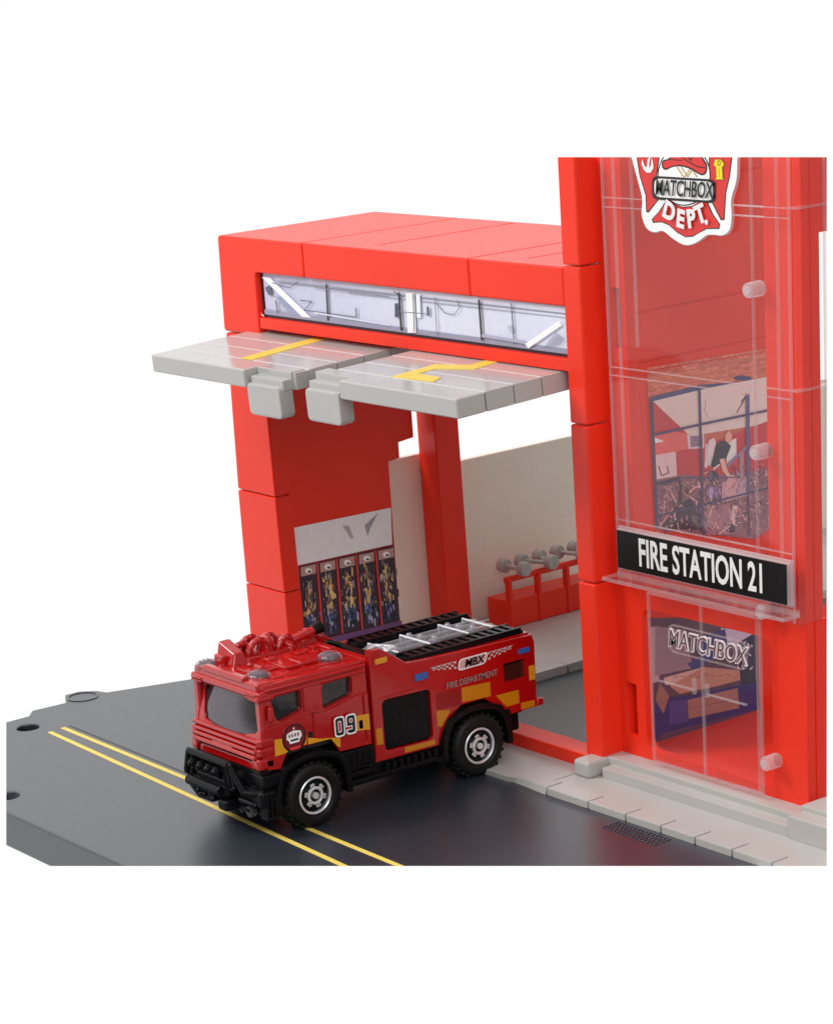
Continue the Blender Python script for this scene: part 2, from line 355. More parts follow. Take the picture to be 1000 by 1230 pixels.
# ---------------- garage doors, swung up and at rest
def garage_door(x0, x1, tab0, tab1, y0, z0, ypiv, slope, digit, zs):
    ang = math.atan(slope)
    M = Matrix.Translation((0, y0, z0)) @ Matrix.Rotation(ang, 4, 'X')
    L = ypiv-y0; bm = bmesh.new()
    rows = 5; T = .44
    # planks across the panel, thin seams between
    for k in range(rows):
        a = L*k/rows; b_ = L*(k+1)/rows
        if k == 0:                                   # front plank is cut back where the tab sits
            lo_, hi_ = (x0, tab0) if tab0-x0 > x1-tab1 else (tab1, x1)
            box(bm, lo_, hi_, 0, b_-.012, -T, 0, .045, 3, M); box(bm, min(tab0, tab1), max(tab0, tab1), .36, b_-.012, -T, 0, .03, 2, M)
        else: box(bm, x0, x1, a+.012, b_-.012, -T, 0, .02, 2, M)
    box(bm, x0+.06, x1-.06, .4, L, -T+.02, -.03, 0, 1, M)
    d = obj('garage_door', bm, DOOR, st); d['_loc'] = st['_loc']
    bm = bmesh.new()
    b9 = bmesh.new(); plate(b9, rnd([(tab0+.02, -1.08), (tab1-.06, -1.08), (tab1-.06, -.30), (tab0+.02, -.30)], .16), [], 'Y', 0, .40, .05); b9.transform(M); merge(bm, b9)
    box(bm, tab0+.06, tab1-.03, .12, .5, -.42, -.16, .03, 2, M)
    obj('pull_tab', bm, DOOR, d)
    bm = bmesh.new()
    for k in range(1, rows): box(bm, x0+.03, x1-.03, L*k/rows-.013, L*k/rows+.013, -.04, .004, 0, 1, M)
    obj('seam', bm, GREYL, d)
    bm = bmesh.new(); plate(bm, digit, [], 'Z', 0, .016, .003)
    bm.transform(M @ Matrix.Translation((0, -y0, 0))); obj('number', bm, YELP, d)
    bm = bmesh.new(); cyl(bm, M @ Vector((x0+1.2, L-.5, -.55)), M @ Vector((x0+1.6, L-.5, -.55)), .18, bev=.03); obj('hinge_barrel', bm, GREY, d)
    return d
DOOR = mat('grey_door_plastic', (.44, .43, .41), .17, spec=.7, bump=.08)
GREYL = mat('pale_seam_plastic', (.74, .73, .71), .4); YELP = mat('yellow_print', (.80, .60, .08), .4)
garage_door(-10.42, -4.62, -6.25, -4.8, .42, 8.88, 4.3, .05, [(-7.5, 1.16), (-7.02, 1.16), (-7.35, 3.85), (-7.0, 3.9), (-7.2, 4.1), (-7.85, 4.05)], 1)
garage_door(-3.5, 1.93, -3.82, -2.4, .42, 8.99, 4.3, .045, [(-1.42, 1.18), (-.02, 1.30), (-.22, 1.67), (-1.10, 1.69), (-1.12, 2.2), (-.2, 2.58), (-.40, 4.0), (-1.66, 3.85), (-1.60, 3.45), (-.75, 3.5), (-.66, 2.84), (-1.56, 2.51)], 2)

# ---------------- tower shell
H = 14.3
bm = bmesh.new()
zz = [.42, 4.47, 8.0, 11.46, H]
for a, c in zip(zz, zz[1:]): box(bm, 2.0, 2.56, FY, 4.0, a+.012, c-.012, .05, 3)
obj('tower_pillar', bm, RED, st, True)
bm = bmesh.new()                                 # inner side wall that carries the pictures
zz = [.42, 4.15, 9.15, 10.25, 12.95, H]
for a, c in zip(zz, zz[1:]): box(bm, 2.45, 2.78, 4.1, 9.0, a+.01, c-.01, .035)
box(bm, 2.45, 2.74, 4.1, 8.98, .4, H, 0)
obj('tower_side_wall', bm, RED, st, False)
bm = bmesh.new()                                 # front frame with openings and hinge slots
def rr(x0, x1, z0, z1, r): return rnd(rect(x0, x1, z0, z1), r)
plate(bm, rect(2.5, 8.38, .42, H), [rr(3.42, 7.36, .72, 3.95, .3), rr(3.30, 7.36, 4.45, 14.1, .1), rr(2.86, 3.12, 9.65, 10.95, .03), rr(2.78, 3.12, .95, 2.15, .03)], 'Y', 3.86, 4.1, .03)
FRAME = bm
obj('tower_front_frame', bm, RED, st, True)
bm = bmesh.new(); box(bm, 2.7, 3.2, 4.16, 4.2, .5, H, 0); obj('slot_backing', bm, RED, st, True)
bm = bmesh.new()
box(bm, 8.06, 8.40, 4.1, 4.34, .42, H, .03)
plate(bm, [(4.3, .42), (9.6, .42), (9.6, 5.0), (5.6, 5.0), (4.75, 4.9), (4.6, 4.5), (4.3, 4.3)], [], 'X', 8.1, 8.36, .03)
plate(bm, [(4.3, 12.35), (9.6, 12.35), (9.6, H), (4.3, H)], [], 'X', 8.1, 8.36, .03)
box(bm, 2.5, 8.3, 4.1, 9.6, .36, .56, .02)       # tower floor
obj('tower_right_wall', bm, RED, st, True)
bm = bmesh.new()
box(bm, 2.05, 2.5, FY+.05, 4.1, .3, .44, .02); obj('tower_foot', bm, RED, st)

# gym picture on the inner wall
I = []
GX = 2.80
def pt(x, y): return at(770+.1706*x, 440+.1706*y, 0, GX)
def gl(c, w, *pts):
    for p, q in zip(pts, pts[1:]):
        p, q = Vector(p), Vector(q); d = q-p; n = Vector((-d.y, d.x)).normalized()*w/2
        poly(c, [tuple(p-n), tuple(q-n), tuple(q+n), tuple(p+n)])
poly((176, 96, 74), [(38, 60), (900, -90), (930, 1120), (800, 1215), (100, 1150)])
for r in range(9):
    for q in range(22):
        x = 40+q*44+(r % 2)*20; y = 10+r*22-q*7.2
        if y < 200-q*6: c = random.randint(-14, 14); poly((190+c, 108+c, 82+c), [(x, y), (x+40, y-6.5), (x+40, y+12), (x, y+18)])
poly((70, 70, 110), [(66, 215), (400, 130), (900, 90), (900, 130), (480, 165), (400, 185), (80, 245)])
poly((60, 56, 100), [(640, 75), (700, 62), (770, 72), (770, 105), (660, 95)])
poly((226, 196, 186), [(80, 245), (480, 150), (900, 70), (900, 400), (440, 475), (330, 490), (250, 420)])
poly((176, 54, 60), [(75, 240), (340, 490), (310, 590), (90, 620)])
poly((205, 94, 90), [(90, 480), (200, 450), (340, 480), (330, 590), (90, 625)])
poly((240, 225, 222), [(90, 500), (160, 528), (95, 540)])
poly((176, 48, 58), [(240, 600), (330, 580), (430, 560), (900, 380), (900, 780), (245, 780)])
poly((214, 186, 184), [(96, 625), (240, 600), (250, 800), (100, 815)])
poly((200, 188, 196), [(320, 480), (440, 480), (440, 575), (330, 582)]); poly((120, 100, 120), [(342, 490), (430, 488), (430, 562), (345, 568)])
for k in range(5): gl((160, 140, 158), 3, (342, 500+k*14), (430, 498+k*14))
gl((90, 50, 60), 8, (120, 700), (140, 770), (190, 750), (180, 700)); 
gl((170, 120, 120), 5, (445, 230), (452, 280), (440, 300), (470, 365)); gl((110, 60, 80), 9, (700, 250), (735, 210), (690, 290), (670, 325))
poly((230, 214, 208), [(590, 540), (665, 505), (668, 640), (600, 700)]); poly((225, 205, 200), [(450, 550), (520, 520), (500, 700), (440, 700)])
poly((130, 92, 104), [(90, 800), (300, 760), (440, 780), (900, 720), (930, 1120), (800, 1215), (110, 1150)])
for k in range(620):                             # crowded equipment
    x = random.uniform(100, 880); y = random.uniform(790, 1140)+(0 if x < 450 else random.uniform(-160, 40)); y = min(y, 1180-(x-800)*.6 if x > 800 else 1150)
    s = random.uniform(4, 16); a = random.uniform(0, 3.14); w = random.uniform(2, 6)
    cl = random.choice([(206, 160, 150), (180, 130, 125), (90, 60, 76), (64, 44, 62), (150, 100, 105), (200, 176, 176), (110, 90, 120), (140, 70, 72)])
    gl(cl, w, (x-s*math.cos(a)*1.6, y-s*math.sin(a)), (x+s*math.cos(a)*1.6, y+s*math.sin(a)))
poly((58, 38, 54), [(230, 985), (330, 930), (430, 975), (420, 1150), (130, 1140)]); gl((190, 130, 130), 12, (120, 1130), (220, 1000)); gl((212, 180, 175), 8, (205, 890), (240, 960)); gl((60, 44, 60), 26, (270, 960), (268, 790), (110, 830))
gl((216, 180, 176), 9, (345, 925), (385, 955), (380, 990)); gl((205, 150, 145), 14, (330, 890), (370, 850), (420, 840))
for k in range(5): gl((206, 166, 160), 15, (455, 1075+k*26), (540, 1040+k*26))
poly((150, 110, 120), [(450, 990), (620, 960), (650, 1180), (460, 1190)]); gl((196, 168, 170), 12, (500, 980), (470, 1060)); gl((206, 176, 172), 34, (655, 980), (635, 1120)); gl((60, 46, 70), 40, (625, 1110), (632, 1170)); gl((200, 170, 170), 10, (540, 1180), (620, 1120))
poly((170, 146, 160), [(560, 820), (660, 780), (740, 800), (760, 900), (560, 960)]); gl((130, 110, 140), 22, (680, 620), (600, 700), (740, 560)); gl((150, 120, 135), 30, (700, 600), (700, 800))
# bent over lifter
poly((212, 160, 140), [(585, 480), (610, 452), (632, 480), (628, 530), (600, 550), (585, 520)])
poly((48, 42, 58), [(520, 555), (545, 525), (590, 525), (625, 560), (590, 650), (540, 690), (490, 710), (485, 690), (505, 620)])
gl((214, 170, 152), 34, (560, 650), (585, 740)); gl((214, 170, 152), 26, (585, 735), (622, 790))
poly((216, 196, 200), [(470, 520), (505, 500), (520, 540), (490, 640), (450, 720), (435, 700), (455, 600)])
gl((220, 200, 200), 12, (500, 725), (545, 690)); 
def disc(c, x, y, rx, ry, n=18): poly(c, [(x+rx*math.cos(6.283*i/n), y+ry*math.sin(6.283*i/n)) for i in range(n)])
disc((52, 44, 62), 502, 778, 36, 42); disc((96, 84, 104), 480, 770, 16, 36); disc((130, 110, 150), 495, 885, 44, 48); disc((170, 150, 190), 478, 890, 24, 36)
poly((190, 150, 150), [(610, 770), (650, 760), (665, 830), (640, 940), (600, 930), (575, 850)]); 
for k in range(360):
    x = random.uniform(440, 900) if k % 3 else random.uniform(100, 440); y = random.uniform(800, 1180) if x < 560 else random.uniform(700, 1160)
    if 470 < x < 640 and y < 800: continue
    q = random.uniform(3, 18); a = random.choice([1.2, 1.5, .2, 2.6, .6])+random.uniform(-.3, .3); w = random.uniform(2, 9)
    gl(random.choice([(214, 186, 188), (186, 150, 156), (130, 100, 116), (84, 58, 82), (60, 40, 60), (160, 120, 130), (200, 170, 176), (120, 84, 100)]), w, (x-q*math.cos(a), y-q*math.sin(a)*1.6), (x+q*math.cos(a), y+q*math.sin(a)*1.6))
# window bars
M1 = (72, 62, 98)
gl(M1, 20, (62, 220), (105, 1135)); gl(M1, 17, (400, 140), (430, 1195)); gl((90, 82, 120), 26, (740, 190), (745, 900)); gl((80, 66, 100), 12, (745, 880), (752, 1190))
gl(M1, 17, (85, 480), (405, 408), (900, 305)); gl(M1, 13, (110, 1052), (430, 972), (920, 845))
gl((86, 74, 110), 8, (110, 835), (300, 785), (660, 780))
art('gym_picture', st, I, (.00003, 0, 0), gain=(1.6, 1.25, 1.3))

# lobby picture behind the clear door
I = []
def pt(x, y): return at(760+.24*x, 740+.24*y, 0, GX)
poly((84, 58, 78), [(45, 60), (60, 10), (620, 10), (640, 525), (130, 640), (60, 655)])
poly((170, 150, 160), [(50, 60), (130, 50), (130, 330), (55, 340)]); poly((140, 116, 130), [(110, 50), (260, 70), (300, 260), (110, 300)])
poly((180, 170, 190), [(440, 60), (600, 80), (600, 120), (520, 170), (440, 120)]); poly((48, 50, 110), [(340, 100), (460, 65), (470, 130), (400, 190), (330, 170)])
poly((60, 60, 120), [(270, 240), (420, 150), (420, 200), (300, 270)]); poly((40, 34, 60), [(530, 130), (600, 90), (615, 400), (540, 400)])
for k in range(30): gl(random.choice([(200, 190, 200), (150, 120, 130), (30, 26, 50)]), 6, (x := random.uniform(520, 600), y := random.uniform(120, 260)), (x+random.uniform(-14, 14), y+random.uniform(5, 20)))
poly((46, 40, 104), [(55, 430), (130, 410), (250, 400), (620, 330), (620, 470), (160, 590), (60, 640)])
poly((70, 60, 128), [(180, 430), (270, 420), (275, 530), (180, 545)]); poly((140, 100, 92), [(130, 330), (180, 400), (150, 490), (110, 420)])
poly((196, 164, 158), [(150, 310), (350, 255), (350, 330), (160, 345)]); poly((176, 128, 110), [(350, 255), (530, 270), (535, 320), (420, 350), (230, 390), (180, 350)])
for k in range(9): gl((110, 70, 66), 3, (x := 200+k*38, 285+random.uniform(-10, 30)), (x+20, 300))
poly((150, 108, 100), [(270, 420), (520, 360), (530, 460), (275, 515)]); gl((110, 76, 76), 3, (355, 405), (360, 500)); gl((110, 76, 76), 3, (272, 466), (525, 412))
poly((84, 56, 84), [(130, 590), (600, 470), (620, 530), (130, 645)])
art('lobby_picture', st, I, (.0003, 0, 0), gain=1.5)

# ---------------- clear cover over the tower front
CY = 3.60
bm = bmesh.new()
plate(bm, rect(3.04, 8.28, 4.5, H), [], 'Y', CY, CY+.05, .0)
plate(bm, rect(CY, 4.9, 4.5, H), [], 'X', 8.42, 8.47, .0)
plate(bm, rect(CY, 3.84, 4.5, H), [], 'X', 3.0, 3.04, .0)
cov = obj('clear_cover', bm, CLEAR, st, True); cov['_loc'] = st['_loc']
bm = bmesh.new()
def bar(x0, x1, z0, z1, y=CY, w=.02): box(bm, x0, x1, y-w, y+.06, z0, z1, .006, 1)
for x in (3.02, 3.36, 7.30, 7.98, 8.30): bar(x-.012, x+.012, 4.5, H)
for x in (3.9,): bar(x-.012, x+.012, 9.8, H)
for z in (12.92, 12.72, 9.30, 9.12, 5.95): bar(3.02, 8.30, z-.011, z+.011, CY-.004)
for z in (12.92, 9.30): box(bm, 8.28, 8.50, CY, 4.9, z-.02, z+.02, .01, 1)
box(bm, 8.40, 8.46, 4.42, 4.46, 4.5, H, .01, 1)
obj('edge_bead', bm, RIM, cov, True)
# small canopy under the sign
bm = bmesh.new(); box(bm, 3.0, 8.46, 3.16, 3.60, 4.70, 4.73, 0)
can = obj('clear_canopy', bm, CLEAR, st, True); can['_loc'] = st['_loc']
bm = bmesh.new(); box(bm, 3.0, 8.46, 3.14, 3.17, 4.66, 4.74, .01, 1); box(bm, 8.43, 8.47, 3.14, 3.6, 4.66, 4.74, .01, 1); box(bm, 2.98, 3.02, 3.14, 3.6, 4.66, 4.74, .01, 1); box(bm, 3.0, 8.46, 3.57, 3.62, 4.66, 4.80, .01, 1)
obj('edge_bead', bm, RIM, can, True)
# pegs
def peg(x, z):
    bm = bmesh.new(); cyl(bm, (x, CY-.12, z), (x, 3.86, z), .155, .165, bev=.03); cyl(bm, (x, CY-.15, z), (x, CY-.10, z), .09, bev=.01)
    return obj('peg', bm, KNOB, st, True)
peg(7.28, 11.25); peg(7.38, 7.95); peg(7.50, 1.36); peg(7.45, 4.62)
# clear door with embossed logo
bm = bmesh.new(); plate(bm, rect(3.92, 7.36, .62, 4.46), [], 'Y', CY, CY+.05, 0)
cdoor = obj('clear_door', bm, CLEAR, st, True); cdoor['_loc'] = st['_loc']
bm = bmesh.new()
for x in (3.92, 5.55, 7.30): bar(x-.014, x+.014, .62, 4.46)
bar(7.20, 7.225, .62, 4.46); bar(3.92, 7.32, .62, .65); bar(3.92, 7.32, 4.42, 4.46)
plate(bm, rnd([(4.55, 3.24), (6.95, 3.24), (6.95, 3.88), (4.55, 3.88)], .22), [rnd([(4.59, 3.28), (6.91, 3.28), (6.91, 3.84), (4.59, 3.84)], .2)], 'Y', CY-.03, CY, .006)
for z in (0, ):
    box(bm, 4.25, 5.35, CY-.09, CY-.03, 2.52, 2.57, .02); box(bm, 5.33, 5.39, CY-.10, CY, 2.45, 2.8, .02); box(bm, 5.72, 5.78, CY-.10, CY, 2.45, 2.75, .02); box(bm, 5.76, 6.95, CY-.09, CY-.03, 2.50, 2.55, .02)
obj('door_bead', bm, RIM, cdoor, True)
bm = lettering('MATCHBOX', (5.75, CY-.03, 3.55), (1, 0, 0), (0, 0, 1), .56, .02, .020, .2, .76)
obj('embossed_lettering', bm, mat('frosted_letter', (.80, .74, .74), .3), cdoor, True)
bm = lettering('MATCHBOX', (5.75, CY-.053, 3.55), (1, 0, 0), (0, 0, 1), .54, .004, -.002, .2, .785)
obj('embossed_lettering', bm, mat('dark_letter_face', (.16, .07, .09), .3), cdoor, True)

# ---------------- sign
SY = 3.44
bm = bmesh.new(); box(bm, 3.18, 8.30, SY, 3.58, 4.91, 5.79, .015); box(bm, 3.16, 8.33, SY+.06, 3.6, 4.86, 5.84, .02)
sign = obj('sign_holder', bm, KNOB, st, True)
bm = bmesh.new(); box(bm, 3.2, 8.28, SY-.012, SY-.004, 4.93, 5.77, 0)
sg = obj('sign', bm, mat('black_sign_print', (.006, .006, .006), .3, spec=.15, bump=0), st, True); sg['_loc'] = st['_loc']
bm = lettering('FIRE STATION 21', (5.78, SY-.018, 5.34), (1, 0, 0), (0, 0, 1), .86, .003, .018, 0, .585)
obj('lettering', bm, mat('white_print', (.82, .82, .80), .35, bump=0), sg, True)

# ---------------- badge
def pb(x, y): return at(740+.18*x, 180+.18*y, 1, 3.50)
WH, RD, BK = (250, 249, 247), (222, 50, 46), (24, 18, 22)
I = []
def smoothp(pts, n=5):
    out = []; N = len(pts)
    for i in range(N):
        p0, p1, p2, p3 = [Vector(pts[(i+k-1) % N]) for k in range(4)]
        for j in range(n):
            t = j/n; out.append(tuple(.5*((2*p1)+(p2-p0)*t+(2*p0-5*p1+4*p2-p3)*t*t+(3*p1-p0-3*p2+p3)*t**3)))
    return out
outl = smoothp([(95, -60), (105, 60), (150, 230), (172, 330), (168, 430), (200, 520), (255, 548), (310, 540), (375, 590), (440, 628), (490, 632), (545, 610), (600, 570), (650, 565), (710, 568), (755, 530), (768, 440), (765, 330), (800, 200), (805, 60), (800, -60)])
def pp(c, pts, s=False): I.append((c, [pb(*p) for p in (smoothp(pts) if s else pts)]))
pp(WH, outl)
for off, c in ((7, BK), (0, RD)):
    pp(c, [(150-off, -60), (282+off, -60), (280+off, 60), (262+off, 180), (285+off, 320), (215, 405+off*2), (205-off, 405+off), (200-off, 300), (160-off, 170), (143-off, 60)])
    pp(c, [(625-off, -60), (755+off, -60), (765+off, 60), (752+off, 170), (725+off, 290), (715+off, 460+off), (703-off, 462+off), (640-off, 345), (620-off, 330)])
    pp(c, [(345-off, 330-off), (395, 370-off), (440, 385-off), (505, 380-off), (560, 345-off), (598+off, 345-off), (640+off, 430), (685+off, 495), (680+off, 520+off), (605, 520+off), (555, 545+off), (510, 572+off), (460, 575+off), (405, 545+off), (350, 495+off), (300, 475+off), (250-off, 480+off), (243-off, 460), (290-off, 410)])
disc_pts = lambda x, y, rx, ry: [(x+rx*math.cos(6.283*i/36), y+ry*math.sin(6.283*i/36)) for i in range(36)]
pp(BK, disc_pts(452, 170, 178, 202)); pp(WH, disc_pts(452, 170, 170, 194))
gly = [(410, 120), (450, 180), (490, 120)]
def ll(c, w, *pts):
    for p, q in zip(pts, pts[1:]):
        p, q = Vector(p), Vector(q); d = q-p; n = Vector((-d.y, d.x)).normalized()*w/2; pp(c, [tuple(p-n), tuple(q-n), tuple(q+n), tuple(p+n)])
for k in (0, 28, 90): ll((200, 170, 110), 10, (405+k, 112), (450+k, 180))
for k in (0, 30): ll((200, 170, 110), 9, (495+k*.6, 125), (455+k*.6, 180))
pp(BK, [(305, 110), (310, 70), (350, 55), (380, 0), (400, -60), (560, -60), (575, 40), (605, 95), (602, 150), (575, 168), (540, 155), (500, 130), (440, 110), (380, 112), (330, 132)], True)
pp(RD, [(314, 108), (318, 78), (355, 62), (388, 5), (408, -52), (552, -52), (567, 45), (595, 98), (592, 145), (572, 158), (545, 146), (505, 120), (440, 100), (380, 103), (334, 121)], True)
ll(BK, 7, (400, 20), (470, 70), (540, 110), (590, 118)); ll(BK, 6, (420, -20), (500, 70), (520, -30)); ll(BK, 5, (355, 62), (440, 68))
# flame and hydrant
pp(WH, [(175, 60), (170, 90), (185, 130), (205, 150), (232, 150), (250, 110), (243, 60), (235, 110), (222, 125), (222, 80), (232, 40), (212, 60), (205, 115), (190, 105)])
pp(WH, [(230, 150), (250, 120), (238, 50), (233, 100), (220, 130)])
pp((150, 130, 20), [(650, 92), (660, 60), (700, 60), (725, 88), (722, 110), (712, 112), (716, 190), (722, 198), (660, 198), (668, 186), (664, 112), (650, 105)])
pp((246, 226, 40), [(655, 92), (664, 64), (698, 64), (718, 90), (716, 106), (706, 108), (710, 186), (718, 194), (664, 194), (672, 184), (668, 108), (655, 103)])
pp((90, 80, 20), disc_pts(687, 86, 11, 18)); pp((246, 226, 40), disc_pts(687, 86, 6, 12)); ll((170, 150, 20), 3, (690, 125), (692, 180))
# plate with the name
pl = lambda g: rnd([(250-g, 180-g), (655+g, 205-g), (655+g, 345+g), (250-g, 318+g)], 42)
pp(BK, pl(9)); pp(WH, pl(-7))
ba = art('badge', st, I, (0, -.0006, 0)); ba['_loc'] = st['_loc']
uvec = (pb(640, 260)-pb(280, 238)).normalized()
B2 = lettering('MATCHBOX', pb(456, 262)+Vector((0, -.048, 0)), uvec, (0, 0, 1), .46, .003, .006, .25, .67); obj('lettering', B2, mat('black_print', (.01, .01, .01), .35, bump=0), ba)
bm = bmesh.new()
for ch, x, y, a in (('D', 362, 412, -24), ('E', 438, 462, -10), ('P', 510, 462, 6), ('T', 572, 430, 20), ('.', 598, 440, 22)):
    a = math.radians(a); lettering(ch, pb(x, y)+Vector((0, -.05, 0)), (math.cos(a), 0, math.sin(a)), (-math.sin(a), 0, math.cos(a)), .50, .003, .022, 0, .95, b=bm)
obj('lettering', bm, mat('white_badge_print', (.85, .85, .84), .35, bump=0), ba)
bm = bmesh.new()                                 # the moulded badge plate behind the print
F = lambda u, v, d: pb(u, v)+Vector((0, .028+d, 0))
o2 = [(p[0]+ (6 if p[0] > 450 else -6)*0-3, p[1]+7) for p in outl]
plate(bm, o2[::-1], [], 'Y', 0, .06, 0, F); obj('badge_plate', bm, KNOB, st)

# ================================================================== yard behind: stone wall, low rack
bm = bmesh.new(); gy = .05
y = 9.3; col = 0
z = 0
rowh = 1.12
zr = 0
for r in range(4):
    y = 9.1+(-.9 if r % 2 else 0)
    while y < 27:
        y0 = max(y+.006, 9.1); y1 = min(y+1.8-.006, 27)
        if y1-y0 > .1: box(bm, -10.2, -10.0, y0, y1, r*rowh+.155, (r+1)*rowh+.145, .012, 1)
        y += 1.8
box(bm, -10.18, -10.008, 9.15, 26.9, .1, 4.5, 0)
wall = obj('stone_wall', bm, CREAM); wall['label'] = 'cream block wall of the yard seen through the open garage'; wall['category'] = 'wall'
rk = thing('weight_rack', 'low red rack with grey dumbbells at the foot of the cream wall', 'rack', (-9, 11.2, .15))
bm = bmesh.new()
box(bm, -9.5, -8.6, 9.6, 12.9, .15, .9, .04); obj('cabinet', bm, RED, rk)
bm = bmesh.new()
for y in (9.7, 10.7, 11.7, 12.7): box(bm, -8.75, -8.55, y-.06, y+.06, .15, 1.5, .03)
box(bm, -8.75, -8.6, 9.6, 12.9, 1.4, 1.55, .03); obj('frame', bm, RED, rk)
for i in range(5):
    y = 9.95+i*.62; bm = bmesh.new()
    s_ = (.1, .5, -.25, .35, -.1)[i]; cyl(bm, (-9.2, y, 1.75), (-8.25, y+s_, 1.72), .06, seg=12)
    for t in (0, 1): cyl(bm, (-9.25+t*.75, y+t*s_*.8, 1.75), (-9.0+t*.75, y+.02+t*s_*.8, 1.745), .2, bev=.04, seg=16)
    d = obj('dumbbell', bm, GREY, None); d['label'] = 'grey toy dumbbell lying in the row on the low red rack'; d['category'] = 'dumbbell'; d['group'] = 'dumbbells on the red rack'

# ================================================================== FIRE TRUCK
XR, XL, XC = .15, -2.55, -1.2
tk = thing('fire_truck', 'small red diecast fire truck number 09 driving out onto the grey road', 'toy truck', (XC, -.6, 0))
w1 = rnd([(-3.68, 3.03), (-2.90, 3.03), (-2.90, 2.60), (-3.48, 2.46), (-3.58, 2.55)], .08)
w2 = rnd([(-2.36, 3.02), (-1.56, 3.03), (-1.58, 2.62), (-2.36, 2.47)], .1)
prof = [(-3.84, 3.2), (-3.86, 2.9), (-4.0, 2.3), (-4.04, 2.0), (-3.95, 1.5), (-3.6, 1.45), (-3.42, 1.78), (-2.2, 1.78), (-2.02, 1.45), (-1.18, 1.42), (-1.18, 3.2)]
bm = bmesh.new()
for a, b_ in ((XR-.2, XR-.04), (XL+.04, XL+.2)): plate(bm, prof, [w1, w2], 'X', a, b_, .03)
# raised sills and door outlines
for a, b_ in ((XR-.05, XR), (XL, XL+.05)):
    plate(bm, [(-3.98, 2.0), (-3.9, 2.42), (-3.5, 2.44), (-2.95, 2.56), (-2.3, 2.44), (-1.5, 2.6), (-1.2, 2.6), (-1.2, 1.42), (-2.05, 1.45), (-2.25, 1.8), (-3.4, 1.8), (-3.6, 1.45), (-3.92, 1.5)],
          [rnd([(-2.72, 1.85), (-2.66, 1.85), (-2.66, 2.5), (-2.72, 2.5)], .01), rnd([(-1.36, 1.50), (-1.32, 1.50), (-1.32, 2.55), (-1.36, 2.55)], .01)], 'X', a, b_, .02)
    plate(bm, [(-2.88, 2.5), (-2.40, 2.42), (-2.42, 3.12), (-2.86, 3.12)], [], 'X', a, b_-.005, .02)
# front face
def FR(u, v, d):     # plane tilted back above the belt
    return Vector((u, -4.02+max(0, v-2.1)*.2+d, v))
ws = rnd([(XL+.30, 2.96), (XR-.26, 2.96), (XR-.22, 2.30), (XC+.2, 2.08), (XL+.42, 2.22)], .12)
plate(bm, rnd([(XL+.04, 3.15), (XR-.04, 3.15), (XR-.02, 2.1), (XR-.12, 1.5), (XL+.12, 1.5), (XL+.02, 2.1)], .08), [ws], 'Y', 0, .16, .035, FR)
box(bm, XL+.04, XR-.04, -4.10, -3.9, 2.08, 2.17, .035, 3); box(bm, XL+.08, XR-.08, -4.14, -3.9, 1.98, 2.06, .03, 3); box(bm, XL+.1, XR-.1, -4.17, -3.9, 1.87, 1.96, .03, 3); box(bm, XL+.12, XR-.1, -4.19, -3.9, 1.74, 1.85, .04, 3)
box(bm, XL+.02, XL+.3, -4.16, -3.7, 1.5, 1.78, .08, 3); box(bm, XL-.01, XL+.26, -4.12, -3.7, 1.80, 2.0, .06, 3); box(bm, XR-.3, XR-.0, -4.16, -3.7, 1.5, 1.78, .08, 3); box(bm, XR-.26, XR+.01, -4.12, -3.7, 1.80, 2.0, .06, 3); box(bm, XR-.2, XR+.02, -4.08, -3.7, 2.0, 2.2, .06, 3)
box(bm, XL+.25, XR-.25, -4.10, -3.8, 1.48, 1.68, .05, 2)
# roof with brow and side rails
box(bm, XL+.06, XR-.06, -3.9, -1.18, 3.14, 3.34, .07, 3)
box(bm, XL, XR, -4.02, -3.72, 3.04, 3.22, .07, 3); box(bm, XL+.1, XR-.1, -3.97, -3.5, 3.18, 3.38, .06, 3)
for s0, s1 in ((XR-.16, XR), (XL, XL+.16)):
    box(bm, s0, s1, -3.9, -1.2, 3.05, 3.15, .035); box(bm, s0+(.03 if s0 > XC else 0), s1-(0 if s0 > XC else .03), -3.85, -1.2, 3.17, 3.25, .03)
box(bm, XL+.06, XR-.06, -1.32, -1.18, 1.42, 3.3, .03)
box(bm, XR-.42, XR+.02, -4.05, -3.62, 2.99, 3.13, .05)
box(bm, XR-.02, XR+.10, -3.84, -3.70, 2.55, 2.88, .05, 3)     # mirror
box(bm, XL-.10, XL+.02, -3.84, -3.70, 2.55, 2.88, .05, 3)
for z9 in (3.08, 3.15): box(bm, XR-.5, XR-.1, -4.06, -3.9, z9-.02, z9+.02, .015); box(bm, XL+.1, XL+.5, -4.06, -3.9, z9-.02, z9+.02, .015)
for k in range(5): box(bm, XL+.5, XR-.5, -3.3+k*.42, -3.26+k*.42, 3.33, 3.37, .01, 1)
box(bm, XR-.5, XR-.32, -3.4, -1.3, 3.32, 3.37, .02); box(bm, XL+.3, XL+.42, -3.4, -1.3, 3.32, 3.4, .02)
box(bm, XL+.5, XR-.6, -3.99, -3.8, 3.30, 3.46, .05, 3); box(bm, XL+.9, XR-1.0, -4.16, -4.0, 1.78, 1.90, .03)
box(bm, XR-.03, XR+.03, -3.5, -3.44, 2.2, 2.32, .015); box(bm, XR-.24, XR-.02, -3.98, -3.80, 2.15, 3.05, .06, 3); box(bm, XL+.02, XL+.24, -3.98, -3.80, 2.15, 3.05, .06, 3)
cab = obj('cab', bm, TRUCKRED, tk)
bm = bmesh.new(); box(bm, XL+.25, XR-.25, -3.7, -1.4, 1.6, 2.35, .05); box(bm, XL+.5, XC-.2, -2.95, -2.6, 2.2, 2.85, .08); box(bm, XC+.2, XR-.5, -2.95, -2.6, 2.2, 2.85, .08); box(bm, XL+.3, XR-.3, -1.7, -1.4, 1.6, 3.1, .03)
obj('seat', bm, INT, tk)
